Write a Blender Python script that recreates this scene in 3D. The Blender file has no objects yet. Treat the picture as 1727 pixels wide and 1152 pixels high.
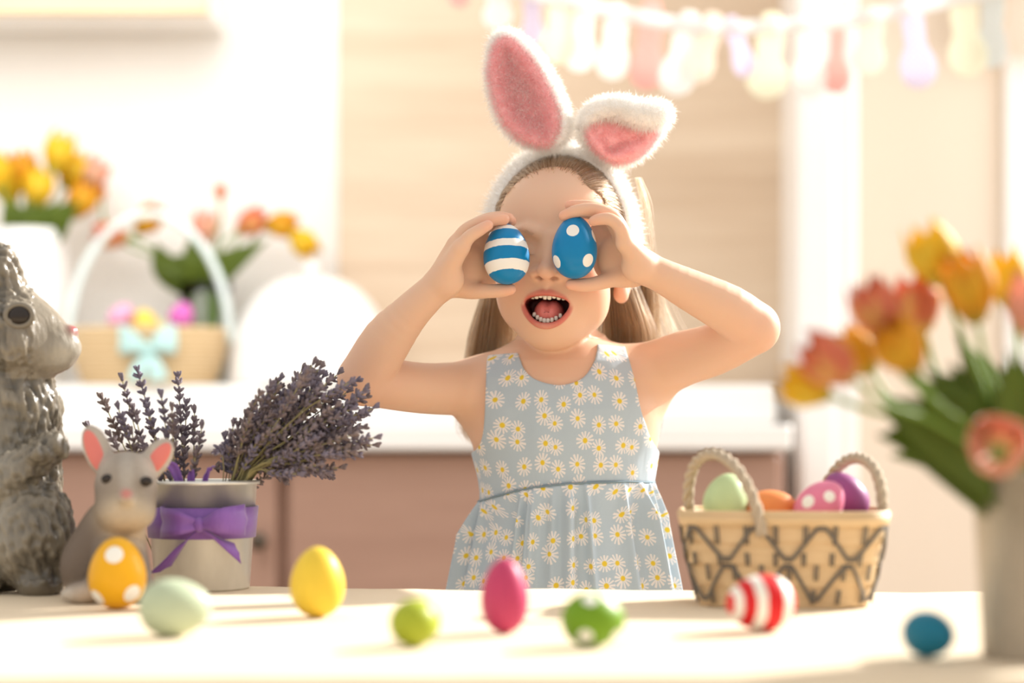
import bpy, math, random
import numpy as np
from mathutils import Vector, Matrix, Quaternion
rng = np.random.default_rng(7); random.seed(7)
SC = bpy.context.scene
COL = SC.collection
# ------------------------------------------------------------------ camera, sky, lights, exposure
CAMZ, FPX, CX, HY = 0.873, 3321.0, 863.5, 720.0
cam = bpy.data.objects.new('camera', bpy.data.cameras.new('camera')); COL.objects.link(cam)
cam.location = (0, 0, CAMZ); cam.rotation_euler = (math.pi/2, 0, 0)
cam.data.sensor_width = 36; cam.data.lens = FPX/1727*36; cam.data.shift_y = (HY-576)/1727
cam.data.dof.use_dof = True; cam.data.dof.focus_distance = 1.955; cam.data.dof.aperture_fstop = 2.2
cam.data.clip_start = 0.05
SC.camera = cam
SC.view_settings.view_transform = 'Standard'; SC.view_settings.look = 'None'
SC.view_settings.gamma = 1.0; SC.view_settings.use_curve_mapping = False
SC.view_settings.exposure = 0.35
try:
    SC.cycles.use_denoising = True; SC.cycles.denoiser = 'OPENIMAGEDENOISE'
except Exception: pass
SC.cycles.max_bounces = 8; SC.cycles.diffuse_bounces = 4; SC.cycles.sample_clamp_indirect = 6
world = bpy.data.worlds.new('world'); SC.world = world; world.use_nodes = True
bg = world.node_tree.nodes['Background']; bg.inputs['Color'].default_value = (1.0, 0.97, 0.935, 1); bg.inputs['Strength'].default_value = 0.74
def lamp(name, kind, loc, direction, energy, color, **kw):
    l = bpy.data.lights.new(name, kind); l.energy = energy; l.color = color
    for k, v in kw.items(): setattr(l, k, v)
    o = bpy.data.objects.new(name, l); COL.objects.link(o); o.location = loc
    o.rotation_euler = Vector(direction).to_track_quat('-Z', 'Y').to_euler(); return o
lamp('sun', 'SUN', (3, 3, 3), (-0.76, -0.55, -0.52), 7.0, (1.0, 0.965, 0.91), angle=math.radians(1.5))
lamp('window_light', 'AREA', (2.6, 2.9, 1.9), (-1, 0.12, -0.22), 34, (1.0, 0.975, 0.95), size=1.6, shape='RECTANGLE', size_y=1.6)
lamp('wall_fill_light', 'AREA', (-0.80, 2.85, 2.15), (-0.10, 1, -0.70), 16, (1.0, 0.98, 0.96), size=1.3, shape='DISK')  # unseen fill light, added to brighten the left of the back wall

def P(px, py, d):
    return np.array([(px-CX)*d/FPX, d, CAMZ-(py-HY)*d/FPX])
# ------------------------------------------------------------------ helpers
def tag(o, label=None, cat=None, group=None, kind=None):
    if label: o['label'] = label
    if cat: o['category'] = cat
    if group: o['group'] = group
    if kind: o['kind'] = kind
    return o
def empty(name, loc, label=None, cat=None, group=None):
    o = bpy.data.objects.new(name, None); COL.objects.link(o); o.location = [float(c) for c in loc]
    o.empty_display_size = .02
    return tag(o, label, cat, group)
def mk(verts, faces, name='m', smooth=True, uv=None, col=None):
    me = bpy.data.meshes.new(name)
    verts = np.asarray(verts, np.float32)
    if isinstance(faces, np.ndarray) and faces.ndim == 2:
        nf, k = faces.shape
        me.vertices.add(len(verts)); me.vertices.foreach_set('co', verts.ravel())
        me.loops.add(nf*k); me.loops.foreach_set('vertex_index', faces.astype(np.int32).ravel())
        me.polygons.add(nf); me.polygons.foreach_set('loop_start', np.arange(0, nf*k, k, dtype=np.int32))
        me.update(calc_edges=True)
    else:
        me.from_pydata([tuple(map(float, v)) for v in verts], [], [tuple(int(i) for i in f) for f in faces])
        me.update()
    if smooth: me.polygons.foreach_set('use_smooth', np.ones(len(me.polygons), bool))
    if uv is not None:
        l = me.uv_layers.new(name='UVMap'); li = np.empty(len(me.loops), np.int32); me.loops.foreach_get('vertex_index', li)
        l.data.foreach_set('uv', np.asarray(uv, np.float32)[li].ravel())
    if col is not None:
        a = me.color_attributes.new('Col', 'FLOAT_COLOR', 'POINT')
        c = np.ones((len(verts), 4), np.float32); c[:, :3] = col; a.data.foreach_set('color', c.ravel())
    return me
def add(name, me, mat=None, parent=None, loc=None, rot=None, world=True):
    """world=True: the mesh's own coordinates are in the parent's space; loc is local to the parent"""
    o = bpy.data.objects.new(name, me); COL.objects.link(o)
    if mat is not None and len(me.materials) == 0: me.materials.append(mat)
    if parent is not None: o.parent = parent
    if loc is not None: o.location = [float(c) for c in loc]
    if rot is not None: o.rotation_euler = rot
    return o
class MB:
    def __init__(s): s.v = []; s.f = []; s.n = 0
    def add(s, vf):
        v, f = vf; v = np.asarray(v, float)
        s.v.append(v); s.f += [tuple(i+s.n for i in q) for q in f]; s.n += len(v); return s
    def mesh(s, name='m', smooth=True): return mk(np.concatenate(s.v), s.f, name, smooth)
def box(c, d, bev=0.0, rot=None):
    """box centre c, full size d, with chamfered edges"""
    x, y, z = [q/2 for q in d]; b = min(bev, x*.9, y*.9, z*.9)
    if b <= 0:
        v = np.array([[sx*x, sy*y, sz*z] for sx in (-1, 1) for sy in (-1, 1) for sz in (-1, 1)])
        f = [(0, 1, 3, 2), (4, 6, 7, 5), (0, 4, 5, 1), (2, 3, 7, 6), (0, 2, 6, 4), (1, 5, 7, 3)]
    else:
        v = []; ix = {}
        for sx in (-1, 1):
            for sy in (-1, 1):
                for sz in (-1, 1):
                    for a in range(3):
                        q = [sx*(x-b), sy*(y-b), sz*(z-b)]; q[a] += (sx, sy, sz)[a]*b
                        ix[sx, sy, sz, a] = len(v); v.append(q)
        v = np.array(v); f = []
        for a in range(3):
            o1, o2 = [(1, 2), (2, 0), (0, 1)][a]
            for s in (-1, 1):
                def key(p, q):
                    k = [0, 0, 0]; k[a] = s; k[o1] = p; k[o2] = q; return ix[k[0], k[1], k[2], a]
                q = [key(-1, -1), key(1, -1), key(1, 1), key(-1, 1)]
                f.append(tuple(q if s > 0 else q[::-1]))
            for p in (-1, 1):
                for q in (-1, 1):   # edges along axis a
                    def kk(s, ax):
                        k = [0, 0, 0]; k[a] = s; k[o1] = p; k[o2] = q; return ix[k[0], k[1], k[2], ax]
                    e = [kk(-1, o1), kk(1, o1), kk(1, o2), kk(-1, o2)]
                    f.append(tuple(e if p*q < 0 else e[::-1]))
        for sx in (-1, 1):
            for sy in (-1, 1):
                for sz in (-1, 1):
                    t = [ix[sx, sy, sz, a] for a in range(3)]
                    f.append(tuple(t if sx*sy*sz > 0 else t[::-1]))
    if rot is not None: v = v @ np.array(rot).T
    return v+np.array(c), f
def frames(pts, closed=False):
    p = np.asarray(pts, float); n = len(p)
    t = np.gradient(p, axis=0) if not closed else np.roll(p, -1, 0)-np.roll(p, 1, 0)
    t /= np.linalg.norm(t, axis=1)[:, None]+1e-12
    a = np.array([0, 0, 1.]) if abs(t[0][2]) < .9 else np.array([1., 0, 0])
    u = np.cross(t[0], a); u /= np.linalg.norm(u); U = [u]
    for i in range(1, n):
        u = U[-1]-t[i]*np.dot(U[-1], t[i]); u /= np.linalg.norm(u)+1e-12; U.append(u)
    U = np.array(U); return t, U, np.cross(t, U)
def spline(pts, n, closed=False):
    p = np.asarray(pts, float)
    if closed: q = np.concatenate([p[-1:], p, p[:2]])
    else: q = np.concatenate([2*p[:1]-p[1:2], p, 2*p[-1:]-p[-2:-1]])
    m = len(p) if closed else len(p)-1
    out = []
    for s in np.linspace(0, m, n, endpoint=not closed):
        i = min(int(s), m-1); t = s-i; a, b, c, d = q[i:i+4]
        out.append(.5*((2*b)+(-a+c)*t+(2*a-5*b+4*c-d)*t*t+(-a+3*b-3*c+d)*t**3))
    return np.array(out)
def tube(pts, r, n=8, closed=False, flat=(1, 1), caps=True, up=None):
    p = np.asarray(pts, float); m = len(p); r = np.broadcast_to(np.asarray(r, float), (m,))
    t, U, V = frames(p, closed)
    if up is not None:
        up = np.asarray(up, float); V = up-t*(t@up)[:, None]; V /= np.linalg.norm(V, axis=1)[:, None]; U = np.cross(V, t)
    a = np.arange(n)*2*math.pi/n
    v = (p[:, None]+r[:, None, None]*(np.cos(a)[None, :, None]*U[:, None]*flat[0]+np.sin(a)[None, :, None]*V[:, None]*flat[1])).reshape(-1, 3)
    f = []
    for i in range(m if closed else m-1):
        for k in range(n):
            f.append((i*n+k, i*n+(k+1) % n, ((i+1) % m)*n+(k+1) % n, ((i+1) % m)*n+k))
    if not closed and caps: f += [tuple(range(n))[::-1], tuple((m-1)*n+k for k in range(n))]
    return v, f
def lathe(prof, n=32, c=(0, 0, 0)):
    v = []; f = []; rows = []
    for r, z in prof:
        if r < 1e-6: rows.append([len(v)]); v.append((0, 0, z))
        else:
            rows.append(list(range(len(v), len(v)+n)))
            v += [(r*math.cos(2*math.pi*k/n), r*math.sin(2*math.pi*k/n), z) for k in range(n)]
    for a, b in zip(rows, rows[1:]):
        for k in range(n):
            k2 = (k+1) % n
            if len(a) == 1 and len(b) == 1: continue
            if len(a) == 1: f.append((a[0], b[k2], b[k]))
            elif len(b) == 1: f.append((a[k], a[k2], b[0]))
            else: f.append((a[k], a[k2], b[k2], b[k]))
    return np.array(v)+np.array(c), f
def grid_faces(nu, nv, closed_u=False):
    f = []
    for j in range(nv-1):
        for i in range(nu if closed_u else nu-1):
            i2 = (i+1) % nu; f.append((j*nu+i, j*nu+i2, (j+1)*nu+i2, (j+1)*nu+i))
    return f
def slab(outline, y0, y1, bev=0.002):
    """flat closed shape in XZ with thickness along Y and a bevelled rim"""
    o = np.asarray(outline, float); n = len(o); c = o.mean(0)
    d = c-o; d /= np.linalg.norm(d, axis=1)[:, None]; inn = o+d*bev
    v = []
    for q, y in ((inn, y0), (o, y0+bev), (o, y1-bev), (inn, y1)):
        v += [(a, y, b) for a, b in q]
    f = [tuple(range(n)), tuple(range(3*n, 4*n))[::-1]]
    for j in range(3):
        for k in range(n): f.append((j*n+k, (j+1)*n+k, (j+1)*n+(k+1) % n, j*n+(k+1) % n))
    return np.array(v), f
def ellv(c, r, n=10, m=7):
    return lathe([(math.sin(math.pi*j/m), -math.cos(math.pi*j/m)) for j in range(m+1)], n)[0]*np.array(r)+np.array(c), \
        lathe([(math.sin(math.pi*j/m), -math.cos(math.pi*j/m)) for j in range(m+1)], n)[1]
# ------------------------------------------------------------------ materials
class S_:
    """socket with arithmetic"""
    def __init__(s, t, k): s.t = t; s.k = k
    def _m(s, op, *a):
        n = s.t.nodes.new('ShaderNodeMath'); n.operation = op
        for i, x in enumerate((s,)+a):
            if isinstance(x, S_): s.t.links.new(x.k, n.inputs[i])
            else: n.inputs[i].default_value = x
        return S_(s.t, n.outputs[0])
    def __add__(s, o): return s._m('ADD', o)
    def __sub__(s, o): return s._m('SUBTRACT', o)
    def __mul__(s, o): return s._m('MULTIPLY', o)
    def __truediv__(s, o): return s._m('DIVIDE', o)
    def lt(s, o): return s._m('LESS_THAN', o)
    def gt(s, o): return s._m('GREATER_THAN', o)
    def mx(s, o): return s._m('MAXIMUM', o)
    def mn(s, o): return s._m('MINIMUM', o)
    def cos(s): return s._m('COSINE')
    def step(s, a, b):
        n = s.t.nodes.new('ShaderNodeMapRange'); n.interpolation_type = 'SMOOTHSTEP'; s.t.links.new(s.k, n.inputs[0])
        n.inputs[1].default_value = a; n.inputs[2].default_value = b; return S_(s.t, n.outputs[0])
class Mat:
    def __init__(s, name, base=(.8, .8, .8), rough=.5, metal=0, sss=0, sss_scale=.01, coat=0, sheen=0, spec=.5, trans=0, ior=1.45, alpha=1):
        s.m = bpy.data.materials.new(name); s.m.use_nodes = True; s.t = s.m.node_tree
        s.b = s.t.nodes['Principled BSDF']; i = s.b.inputs
        i['Base Color'].default_value = (*base, 1); i['Roughness'].default_value = rough; i['Metallic'].default_value = metal
        i['Subsurface Weight'].default_value = sss; i['Subsurface Scale'].default_value = sss_scale
        i['Subsurface Radius'].default_value = (1, .35, .2)
        i['Coat Weight'].default_value = coat; i['Sheen Weight'].default_value = sheen
        i['Specular IOR Level'].default_value = spec; i['Transmission Weight'].default_value = trans; i['IOR'].default_value = ior
        s.base = base
    def link(s, a, b): s.t.links.new(a, b)
    def node(s, k, **kw):
        n = s.t.nodes.new(k)
        for a, b in kw.items(): setattr(n, a, b)
        return n
    def obj(s):
        return s.node('ShaderNodeTexCoord').outputs['Object']
    def uv(s): return s.node('ShaderNodeTexCoord').outputs['UV']
    def scaled(s, vec, sc, loc=(0, 0, 0)):
        n = s.node('ShaderNodeMapping'); s.link(vec, n.inputs[0]); n.inputs['Scale'].default_value = sc; n.inputs['Location'].default_value = loc; return n.outputs[0]
    def noise(s, vec, scale=5, detail=3, rough=.5):
        n = s.node('ShaderNodeTexNoise'); s.link(vec, n.inputs['Vector']); n.inputs['Scale'].default_value = scale
        n.inputs['Detail'].default_value = detail; n.inputs['Roughness'].default_value = rough; return S_(s.t, n.outputs[0])
    def mix(s, fac, a, b):
        n = s.node('ShaderNodeMix', data_type='RGBA')
        for x, k in ((fac, 0), (a, 6), (b, 7)):
            if isinstance(x, S_): s.link(x.k, n.inputs[k])
            elif hasattr(x, 'is_output'): s.link(x, n.inputs[k])
            else: n.inputs[k].default_value = x if k == 0 else (*x, 1)
        return n.outputs[2]
    def color(s, c): s.link(c, s.b.inputs['Base Color']); return s
    def bump(s, h, strength=.3, dist=.002):
        n = s.node('ShaderNodeBump'); s.link(h.k if isinstance(h, S_) else h, n.inputs['Height'])
        n.inputs['Strength'].default_value = strength; n.inputs['Distance'].default_value = dist
        s.link(n.outputs[0], s.b.inputs['Normal']); return s
    def translucent(s, w, c=None):
        tr = s.node('ShaderNodeBsdfTranslucent'); mx = s.node('ShaderNodeMixShader'); mx.inputs[0].default_value = w
        if s.b.inputs['Base Color'].links: s.link(s.b.inputs['Base Color'].links[0].from_socket, tr.inputs[0])
        else: tr.inputs[0].default_value = (*(c or s.base), 1)
        s.link(s.b.outputs[0], mx.inputs[1]); s.link(tr.outputs[0], mx.inputs[2])
        s.link(mx.outputs[0], s.t.nodes['Material Output'].inputs[0]); return s
def lin(r, g, b):
    f = lambda c: ((c/255+.055)/1.055)**2.4 if c > 10 else c/255/12.92
    return (f(r), f(g), f(b))
def simple(name, base, rough=.5, var=.06, scale=30, bump=0, **kw):
    m = Mat(name, base, rough, **kw); n = m.noise(m.obj(), scale, 4)
    m.color(m.mix(n, tuple(c*(1-var) for c in base), tuple(min(1, c*(1+var)) for c in base)))
    if bump: m.bump(n, bump)
    return m.m
# ------------------------------------------------------------------ signed-distance modelling
def poly_sdf(x, y, pts):
    p = np.asarray(pts, np.float32); d = None; s = None
    for a, b in zip(p, np.roll(p, -1, 0)):
        e = b-a; wx = x-a[0]; wy = y-a[1]; t = np.clip((wx*e[0]+wy*e[1])/(e@e), 0, 1)
        q = (wx-e[0]*t)**2+(wy-e[1]*t)**2; d = q if d is None else np.minimum(d, q)
        c = ((a[1] > y) != (b[1] > y)) & (wx < e[0]*wy/(e[1] if abs(e[1]) > 1e-9 else 1e-9))
        s = c if s is None else s ^ c
    return np.where(s, -1, 1)*np.sqrt(d)
class Vol:
    def __init__(s, lo, hi, h):
        s.h = h; s.lo = np.array(lo, float); n = np.ceil((np.array(hi)-s.lo)/h).astype(int)+1
        s.ax = [(s.lo[i]+h*np.arange(n[i])).astype(np.float32) for i in range(3)]
        s.f = np.full(n, .06, np.float32); s.frame()
    def frame(s, C=(0, 0, 0), R=np.eye(3), u=1.0):
        s.C = np.array(C, float); s.R = np.array(R, float); s.u = u
    def W(s, p): return s.C+(np.asarray(p, float)*s.u)@s.R.T
    def win(s, lo, hi):
        sl = []
        for i in range(3):
            a = int(max(0, math.floor((lo[i]-s.lo[i])/s.h))); b = int(min(len(s.ax[i]), math.ceil((hi[i]-s.lo[i])/s.h)+1))
            if b <= a: return None
            sl.append(slice(a, b))
        X = s.ax[0][sl[0]][:, None, None]; Y = s.ax[1][sl[1]][None, :, None]; Z = s.ax[2][sl[2]][None, None, :]
        return tuple(sl), X, Y, Z
    def local(s, X, Y, Z):
        X = X-s.C[0]; Y = Y-s.C[1]; Z = Z-s.C[2]; R = s.R
        return [((X*R[0, i]+Y*R[1, i]+Z*R[2, i])/s.u).astype(np.float32) for i in range(3)]
    def apply(s, fn, lo, hi, k, op='add'):
        w = s.win(np.asarray(lo)-k-.012, np.asarray(hi)+k+.012)
        if w is None: return
        sl, X, Y, Z = w; d = fn(X, Y, Z); f = s.f[sl]
        if op == 'cut': f, d = -f, d
        if k > 0:
            h = np.maximum(k-np.abs(f-d), 0)/k; r = np.minimum(f, d)-h*h*k*.25
        else: r = np.minimum(f, d)
        s.f[sl] = -r if op == 'cut' else r
    def ell(s, c, r, k=.005, op='add', rot=None):
        r = np.array(r, float); rm = r.max()*s.u; cw = s.W(c)
        def fn(X, Y, Z):
            q = [a-b for a, b in zip(s.local(X, Y, Z), c)]
            if rot is not None: q = [q[0]*rot[0, i]+q[1]*rot[1, i]+q[2]*rot[2, i] for i in range(3)]
            k0 = np.sqrt(sum((a/b)**2 for a, b in zip(q, r)))+1e-6; k1 = np.sqrt(sum((a/b**2)**2 for a, b in zip(q, r)))+1e-6
            return k0*(k0-1)/k1*s.u
        s.apply(fn, cw-rm, cw+rm, k, op)
    def tube(s, pts, rads, k=.004, op='add', smooth=0):
        pts = np.asarray(pts, float); rads = np.broadcast_to(np.asarray(rads, float), (len(pts),))
        if smooth: 
            pr = spline(np.concatenate([pts, rads[:, None]], 1), smooth); pts, rads = pr[:, :3], pr[:, 3]
        pw = s.W(pts); rw = rads*s.u
        def fn(X, Y, Z):
            out = None
            for i in range(len(pw)-1):
                a, b = pw[i], pw[i+1]; e = b-a; L = float(e@e)+1e-12
                x, y, z = X-a[0], Y-a[1], Z-a[2]
                t = np.clip((x*e[0]+y*e[1]+z*e[2])/L, 0, 1)
                d = np.sqrt((x-e[0]*t)**2+(y-e[1]*t)**2+(z-e[2]*t)**2)-(rw[i]+(rw[i+1]-rw[i])*t)
                out = d if out is None else np.minimum(out, d)
            return out.astype(np.float32)
        s.apply(fn, (pw-rw[:, None]).min(0), (pw+rw[:, None]).max(0), k, op)
    def mesh(s, smooth=2, f=None):
        f = s.f if f is None else f
        ins = f < 0; n = f.shape
        c = np.zeros([q-1 for q in n], np.uint8)
        for dx in (0, 1):
            for dy in (0, 1):
                for dz in (0, 1): c += ins[dx:n[0]-1+dx, dy:n[1]-1+dy, dz:n[2]-1+dz]
        act = np.flatnonzero((c > 0) & (c < 8)); cs = c.shape
        idx = np.stack(np.unravel_index(act, cs), 1)
        cor = [(0, 0, 0), (1, 0, 0), (0, 1, 0), (1, 1, 0), (0, 0, 1), (1, 0, 1), (0, 1, 1), (1, 1, 1)]
        val = [f[idx[:, 0]+a, idx[:, 1]+b, idx[:, 2]+d] for a, b, d in cor]
        acc = np.zeros((len(idx), 3)); cnt = np.zeros(len(idx))
        for i in range(8):
            for j in range(i+1, 8):
                if sum(abs(p-q) for p, q in zip(cor[i], cor[j])) != 1: continue
                m = (val[i] < 0) != (val[j] < 0); t = val[i]/np.where(m, val[i]-val[j], 1)
                p = np.array(cor[i])[None]+t[:, None]*(np.array(cor[j])-np.array(cor[i]))[None]
                acc += p*m[:, None]; cnt += m
        v = s.lo+(idx+acc/cnt[:, None])*s.h
        faces = []
        for a in range(3):
            b, d = (a+1) % 3, (a+2) % 3
            sa = [slice(None)]*3; sb = [slice(None)]*3; sa[a] = slice(0, -1); sb[a] = slice(1, None)
            A = ins[tuple(sa)]; B = ins[tuple(sb)]
            e = np.stack(np.nonzero(A != B), 1); e = e[(e[:, b] > 0) & (e[:, d] > 0) & (e[:, b] < n[b]-1) & (e[:, d] < n[d]-1)]
            fl = A[tuple(e.T)]
            q = []
            for ob, od in ((-1, -1), (0, -1), (0, 0), (-1, 0)):
                g = e.copy(); g[:, b] += ob; g[:, d] += od
                q.append(np.searchsorted(act, np.ravel_multi_index(tuple(g.T), cs)))
            q = np.stack(q, 1); q[~fl] = q[~fl][:, ::-1]; faces.append(q)
        fa = np.concatenate(faces)
        ed = np.concatenate([fa[:, [0, 1]], fa[:, [1, 2]], fa[:, [2, 3]], fa[:, [3, 0]]]); N = len(v)
        for it in range(smooth*2):
            w = np.bincount(ed[:, 0], minlength=N)+np.bincount(ed[:, 1], minlength=N)+1e-9
            av = np.stack([np.bincount(ed[:, 0], v[ed[:, 1], i], N)+np.bincount(ed[:, 1], v[ed[:, 0], i], N) for i in range(3)], 1)/w[:, None]
            v = v+(av-v)*(.6 if it % 2 == 0 else -.5)
        return v, fa
def vnormals(v, f):
    a = v[f[:, 2]]-v[f[:, 0]]; b = v[f[:, 3]]-v[f[:, 1]]; n = np.cross(a, b); o = np.zeros_like(v)
    for i in range(4):
        for k in range(3): o[:, k] += np.bincount(f[:, i], n[:, k], len(v))
    return o/(np.linalg.norm(o, axis=1)[:, None]+1e-12)
def strands(name, P3, rad, mat, parent=None, taper=True):
    """P3: (n strands, m points, 3) -> one hair-curves object"""
    n, m = P3.shape[:2]; h = bpy.data.hair_curves.new(name); h.add_curves([m]*n)
    h.attributes['position'].data.foreach_set('vector', P3.astype(np.float32).ravel())
    r = h.attributes.new('radius', 'FLOAT', 'POINT'); t = np.linspace(0, 1, m)
    prof = (1-.75*t**2) if taper else np.ones(m)
    r.data.foreach_set('value', (np.broadcast_to(np.asarray(rad, float).reshape(-1, 1), (n, 1))*prof[None]).astype(np.float32).ravel())
    h.materials.append(mat)
    o = bpy.data.objects.new(name, h); COL.objects.link(o)
    if parent is not None: o.parent = parent
    return o
def fur(name, v, f, count, length, rad, mat, parent=None, mask=None, droop=(0, 0, -.3), curl=.5, seed=1):
    r = np.random.default_rng(seed)
    fn = np.cross(v[f[:, 2]]-v[f[:, 0]], v[f[:, 3]]-v[f[:, 1]]); ar = np.linalg.norm(fn, axis=1)
    if mask is not None: ar = ar*mask[f].mean(1)
    i = r.choice(len(f), count, p=ar/ar.sum()); a, b = r.random((2, count, 1))
    p = (v[f[i, 0]]*(1-a)+v[f[i, 1]]*a)*(1-b)+(v[f[i, 3]]*(1-a)+v[f[i, 2]]*a)*b
    nrm = fn[i]/ar[i][:, None] if mask is None else fn[i]/np.linalg.norm(fn[i], axis=1)[:, None]
    L = length*r.uniform(.6, 1.2, (count, 1)); d = nrm+curl*r.normal(0, .6, (count, 3)); bend = r.normal(0, .5, (count, 3))*curl+np.array(droop)
    q = np.stack([p-nrm*L*.15, p+d*L*.35, p+d*L*.7+bend*L*.2, p+d*L+bend*L*.55], 1)
    return strands(name, q, rad*r.uniform(.7, 1.2, count), mat, parent)
# ------------------------------------------------------------------ the room
WY = 3.96          # face of the back wall
def pm(pts, y0, y1, bev=.002): return slab([(P(x, y, d)[0], P(x, y, d)[2]) for x, y, d in pts], y0, y1, bev)
def bx(x0, x1, y0, y1, z0, z1, bev=.003): return box(((x0+x1)/2, (y0+y1)/2, (z0+z1)/2), (x1-x0, y1-y0, z1-z0), bev)
def st(name, vf, mat, label=None, parent=None):
    o = add(name, mk(*vf, smooth=False), mat, parent)
    if parent is None: o['kind'] = 'structure'
    if label: o['label'] = label
    return o
wallw = simple('white_wall_paint', (.88, .85, .80), .6, .02, 8)
wallb = simple('cream_wall_paint', (.80, .685, .56), .7, .03, 5)
whitel = simple('white_lacquer', (.90, .88, .85), .3, .02, 10, coat=.2)
WX = float(P(1692, 0, WY)[0]); XP = float(P(1338, 0, WY)[0])
st('wall_back', bx(-3.0, XP, WY, WY+.12, 0, 2.6), wallw, 'white kitchen wall behind the counter')
wr = st('wall_right', bx(XP, WX, WY, WY+.12, 0, 2.6), wallb, 'cream wall beside the window')
ZT, ZB = .62, 2.52
st('wall_below_window', bx(WX, 2.6, WY, WY+.12, 0, ZT), wallb, 'cream wall under the window')
st('wall_above_window', bx(WX, 2.6, WY, WY+.12, ZB, 2.6), wallb, 'cream wall over the window')
fm = Mat('floor_tile', (.72, .62, .50), .4); fb = fm.node('ShaderNodeTexBrick'); fm.link(fm.scaled(fm.obj(), (1, 1, 1)), fb.inputs[0]); fb.offset = 0
for k, v in (('Color1', (.42, .34, .26, 1)), ('Color2', (.47, .38, .29, 1)), ('Mortar', (.3, .25, .2, 1))): fb.inputs[k].default_value = v
fb.inputs['Scale'].default_value = 2.5; fb.inputs['Brick Width'].default_value = 1; fb.inputs['Row Height'].default_value = 1; fb.inputs['Mortar Size'].default_value = .01
fm.color(fb.outputs[0]); st('floor', bx(-5.0, 5.0, -6, WY, -.06, 0, .001), fm.m, 'beige tiled kitchen floor')
# window in the back wall
wf = st('window_1', bx(WX, WX+.05, WY-.02, WY+.07, ZT, ZB), whitel, 'white framed window at the right edge')
for vf in (bx(WX+.05, 1.9, WY-.02, WY+.07, ZT, ZT+.05), bx(WX+.05, 1.9, WY-.02, WY+.07, ZB-.05, ZB), bx(1.85, 1.9, WY-.02, WY+.07, ZT, ZB)):
    add('window_frame', mk(*vf, smooth=False), whitel, wf)
gl = Mat('window_glass', (1, 1, 1), .02); tb_ = gl.node('ShaderNodeBsdfTransparent'); gm_ = gl.node('ShaderNodeMixShader'); gm_.inputs[0].default_value = .06; gl.link(tb_.outputs[0], gm_.inputs[1]); gl.link(gl.b.outputs[0], gm_.inputs[2]); gl.link(gm_.outputs[0], gl.t.nodes['Material Output'].inputs[0]); add('window_pane', mk(*bx(WX+.04, 1.86, WY+.03, WY+.036, ZT+.04, ZB-.04, 0), smooth=False), gl.m, wf)
st('wall_beside_window', bx(1.9, 2.6, WY, WY+.12, ZT, ZB), wallb, 'cream wall past the window')
linen = simple('beige_linen', (.78, .66, .50), .9, .06, 60)
bl = empty('roman_blind', (WX+.35, WY-.07, 1.64), 'beige folded roman blind drawn up over the window', 'blind')
for i in range(4):
    add('blind_fold', mk(*bx(-.40, .56, -.02-.006*i, .012, -.02+i*.10, .09+i*.10, .008)), linen, bl)
# white pillar at the end of the counter
c0, c1 = float(P(1346, 0, 3.7)[0]), float(P(1462, 0, 3.7)[0])
tp = st('trim_1', bx(c0, c0+.075, 3.70, WY, 0, 2.6, .012), whitel, 'white upright panel closing the counter end')
st('trim_2', bx(c0+.075, c1, 3.78, WY, 0, 2.6, .012), whitel, 'second stepped white upright panel')
# wooden backsplash panels
vm = Mat('pale_veneer', (.74, .56, .36), .45); n1 = vm.noise(vm.scaled(vm.obj(), (.7, 1, 11)), 1.6, 5, .6); n2 = vm.noise(vm.scaled(vm.obj(), (2, 1, 60)), 3, 3)
vm.color(vm.mix((n1-.35)*1.9+(n2-.5)*.25, (.57, .43, .30), (.75, .62, .47)))
xa, xb = float(P(571, 0, 3.93)[0]), float(P(1334, 0, 3.93)[0])
zr = [.952, 1.36, 1.72, 2.08, 2.44]
pan = empty('backsplash_panelling', ((xa+xb)/2, 3.937, .952), 'pale horizontal grained wood panelling above the counter', 'panelling')
for a, b in zip(zr, zr[1:]): add('panel', mk(*box((0, 0, (a+b)/2-.952), (xb-xa, .02, b-a-.0003), .0008), smooth=False), vm.m, pan)
# counter: worktop, raised ledge, base cabinets
wt = add('worktop', mk(*bx(-2.4, .49, 3.44, WY-.001, .832, .877, .005), smooth=False), whitel); tag(wt, 'long white kitchen worktop over brown cabinets', 'worktop')
lg = add('counter_ledge', mk(*bx(-2.4, .49, 3.66, WY-.001, .8775, .9515, .006), smooth=False), simple('ledge_white', (.86, .84, .80), .35, .02)); tag(lg, 'raised white ledge along the back of the worktop', 'ledge')
cabm = Mat('rose_brown_veneer', (.40, .22, .16), .42); m1 = cabm.noise(cabm.scaled(cabm.obj(), (1.2, 1, 9)), 2.2, 5, .6); cabm.color(cabm.mix(m1, (.33, .19, .14), (.47, .295, .22)))
dark = simple('dark_gap', (.16, .09, .07), .7)
knobm = simple('dark_bronze', (.10, .08, .06), .35, metal=.6)
xs = [-2.35, -1.60, -.92, -.405, .045, .485]
cl = ['rose brown base cabinet at the far left of the counter', 'rose brown base cabinet behind the grey rabbit figurine', 'rose brown base cabinet behind the lavender pot', 'rose brown base cabinet behind the yellow egg', 'rose brown base cabinet behind the egg basket']
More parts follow.
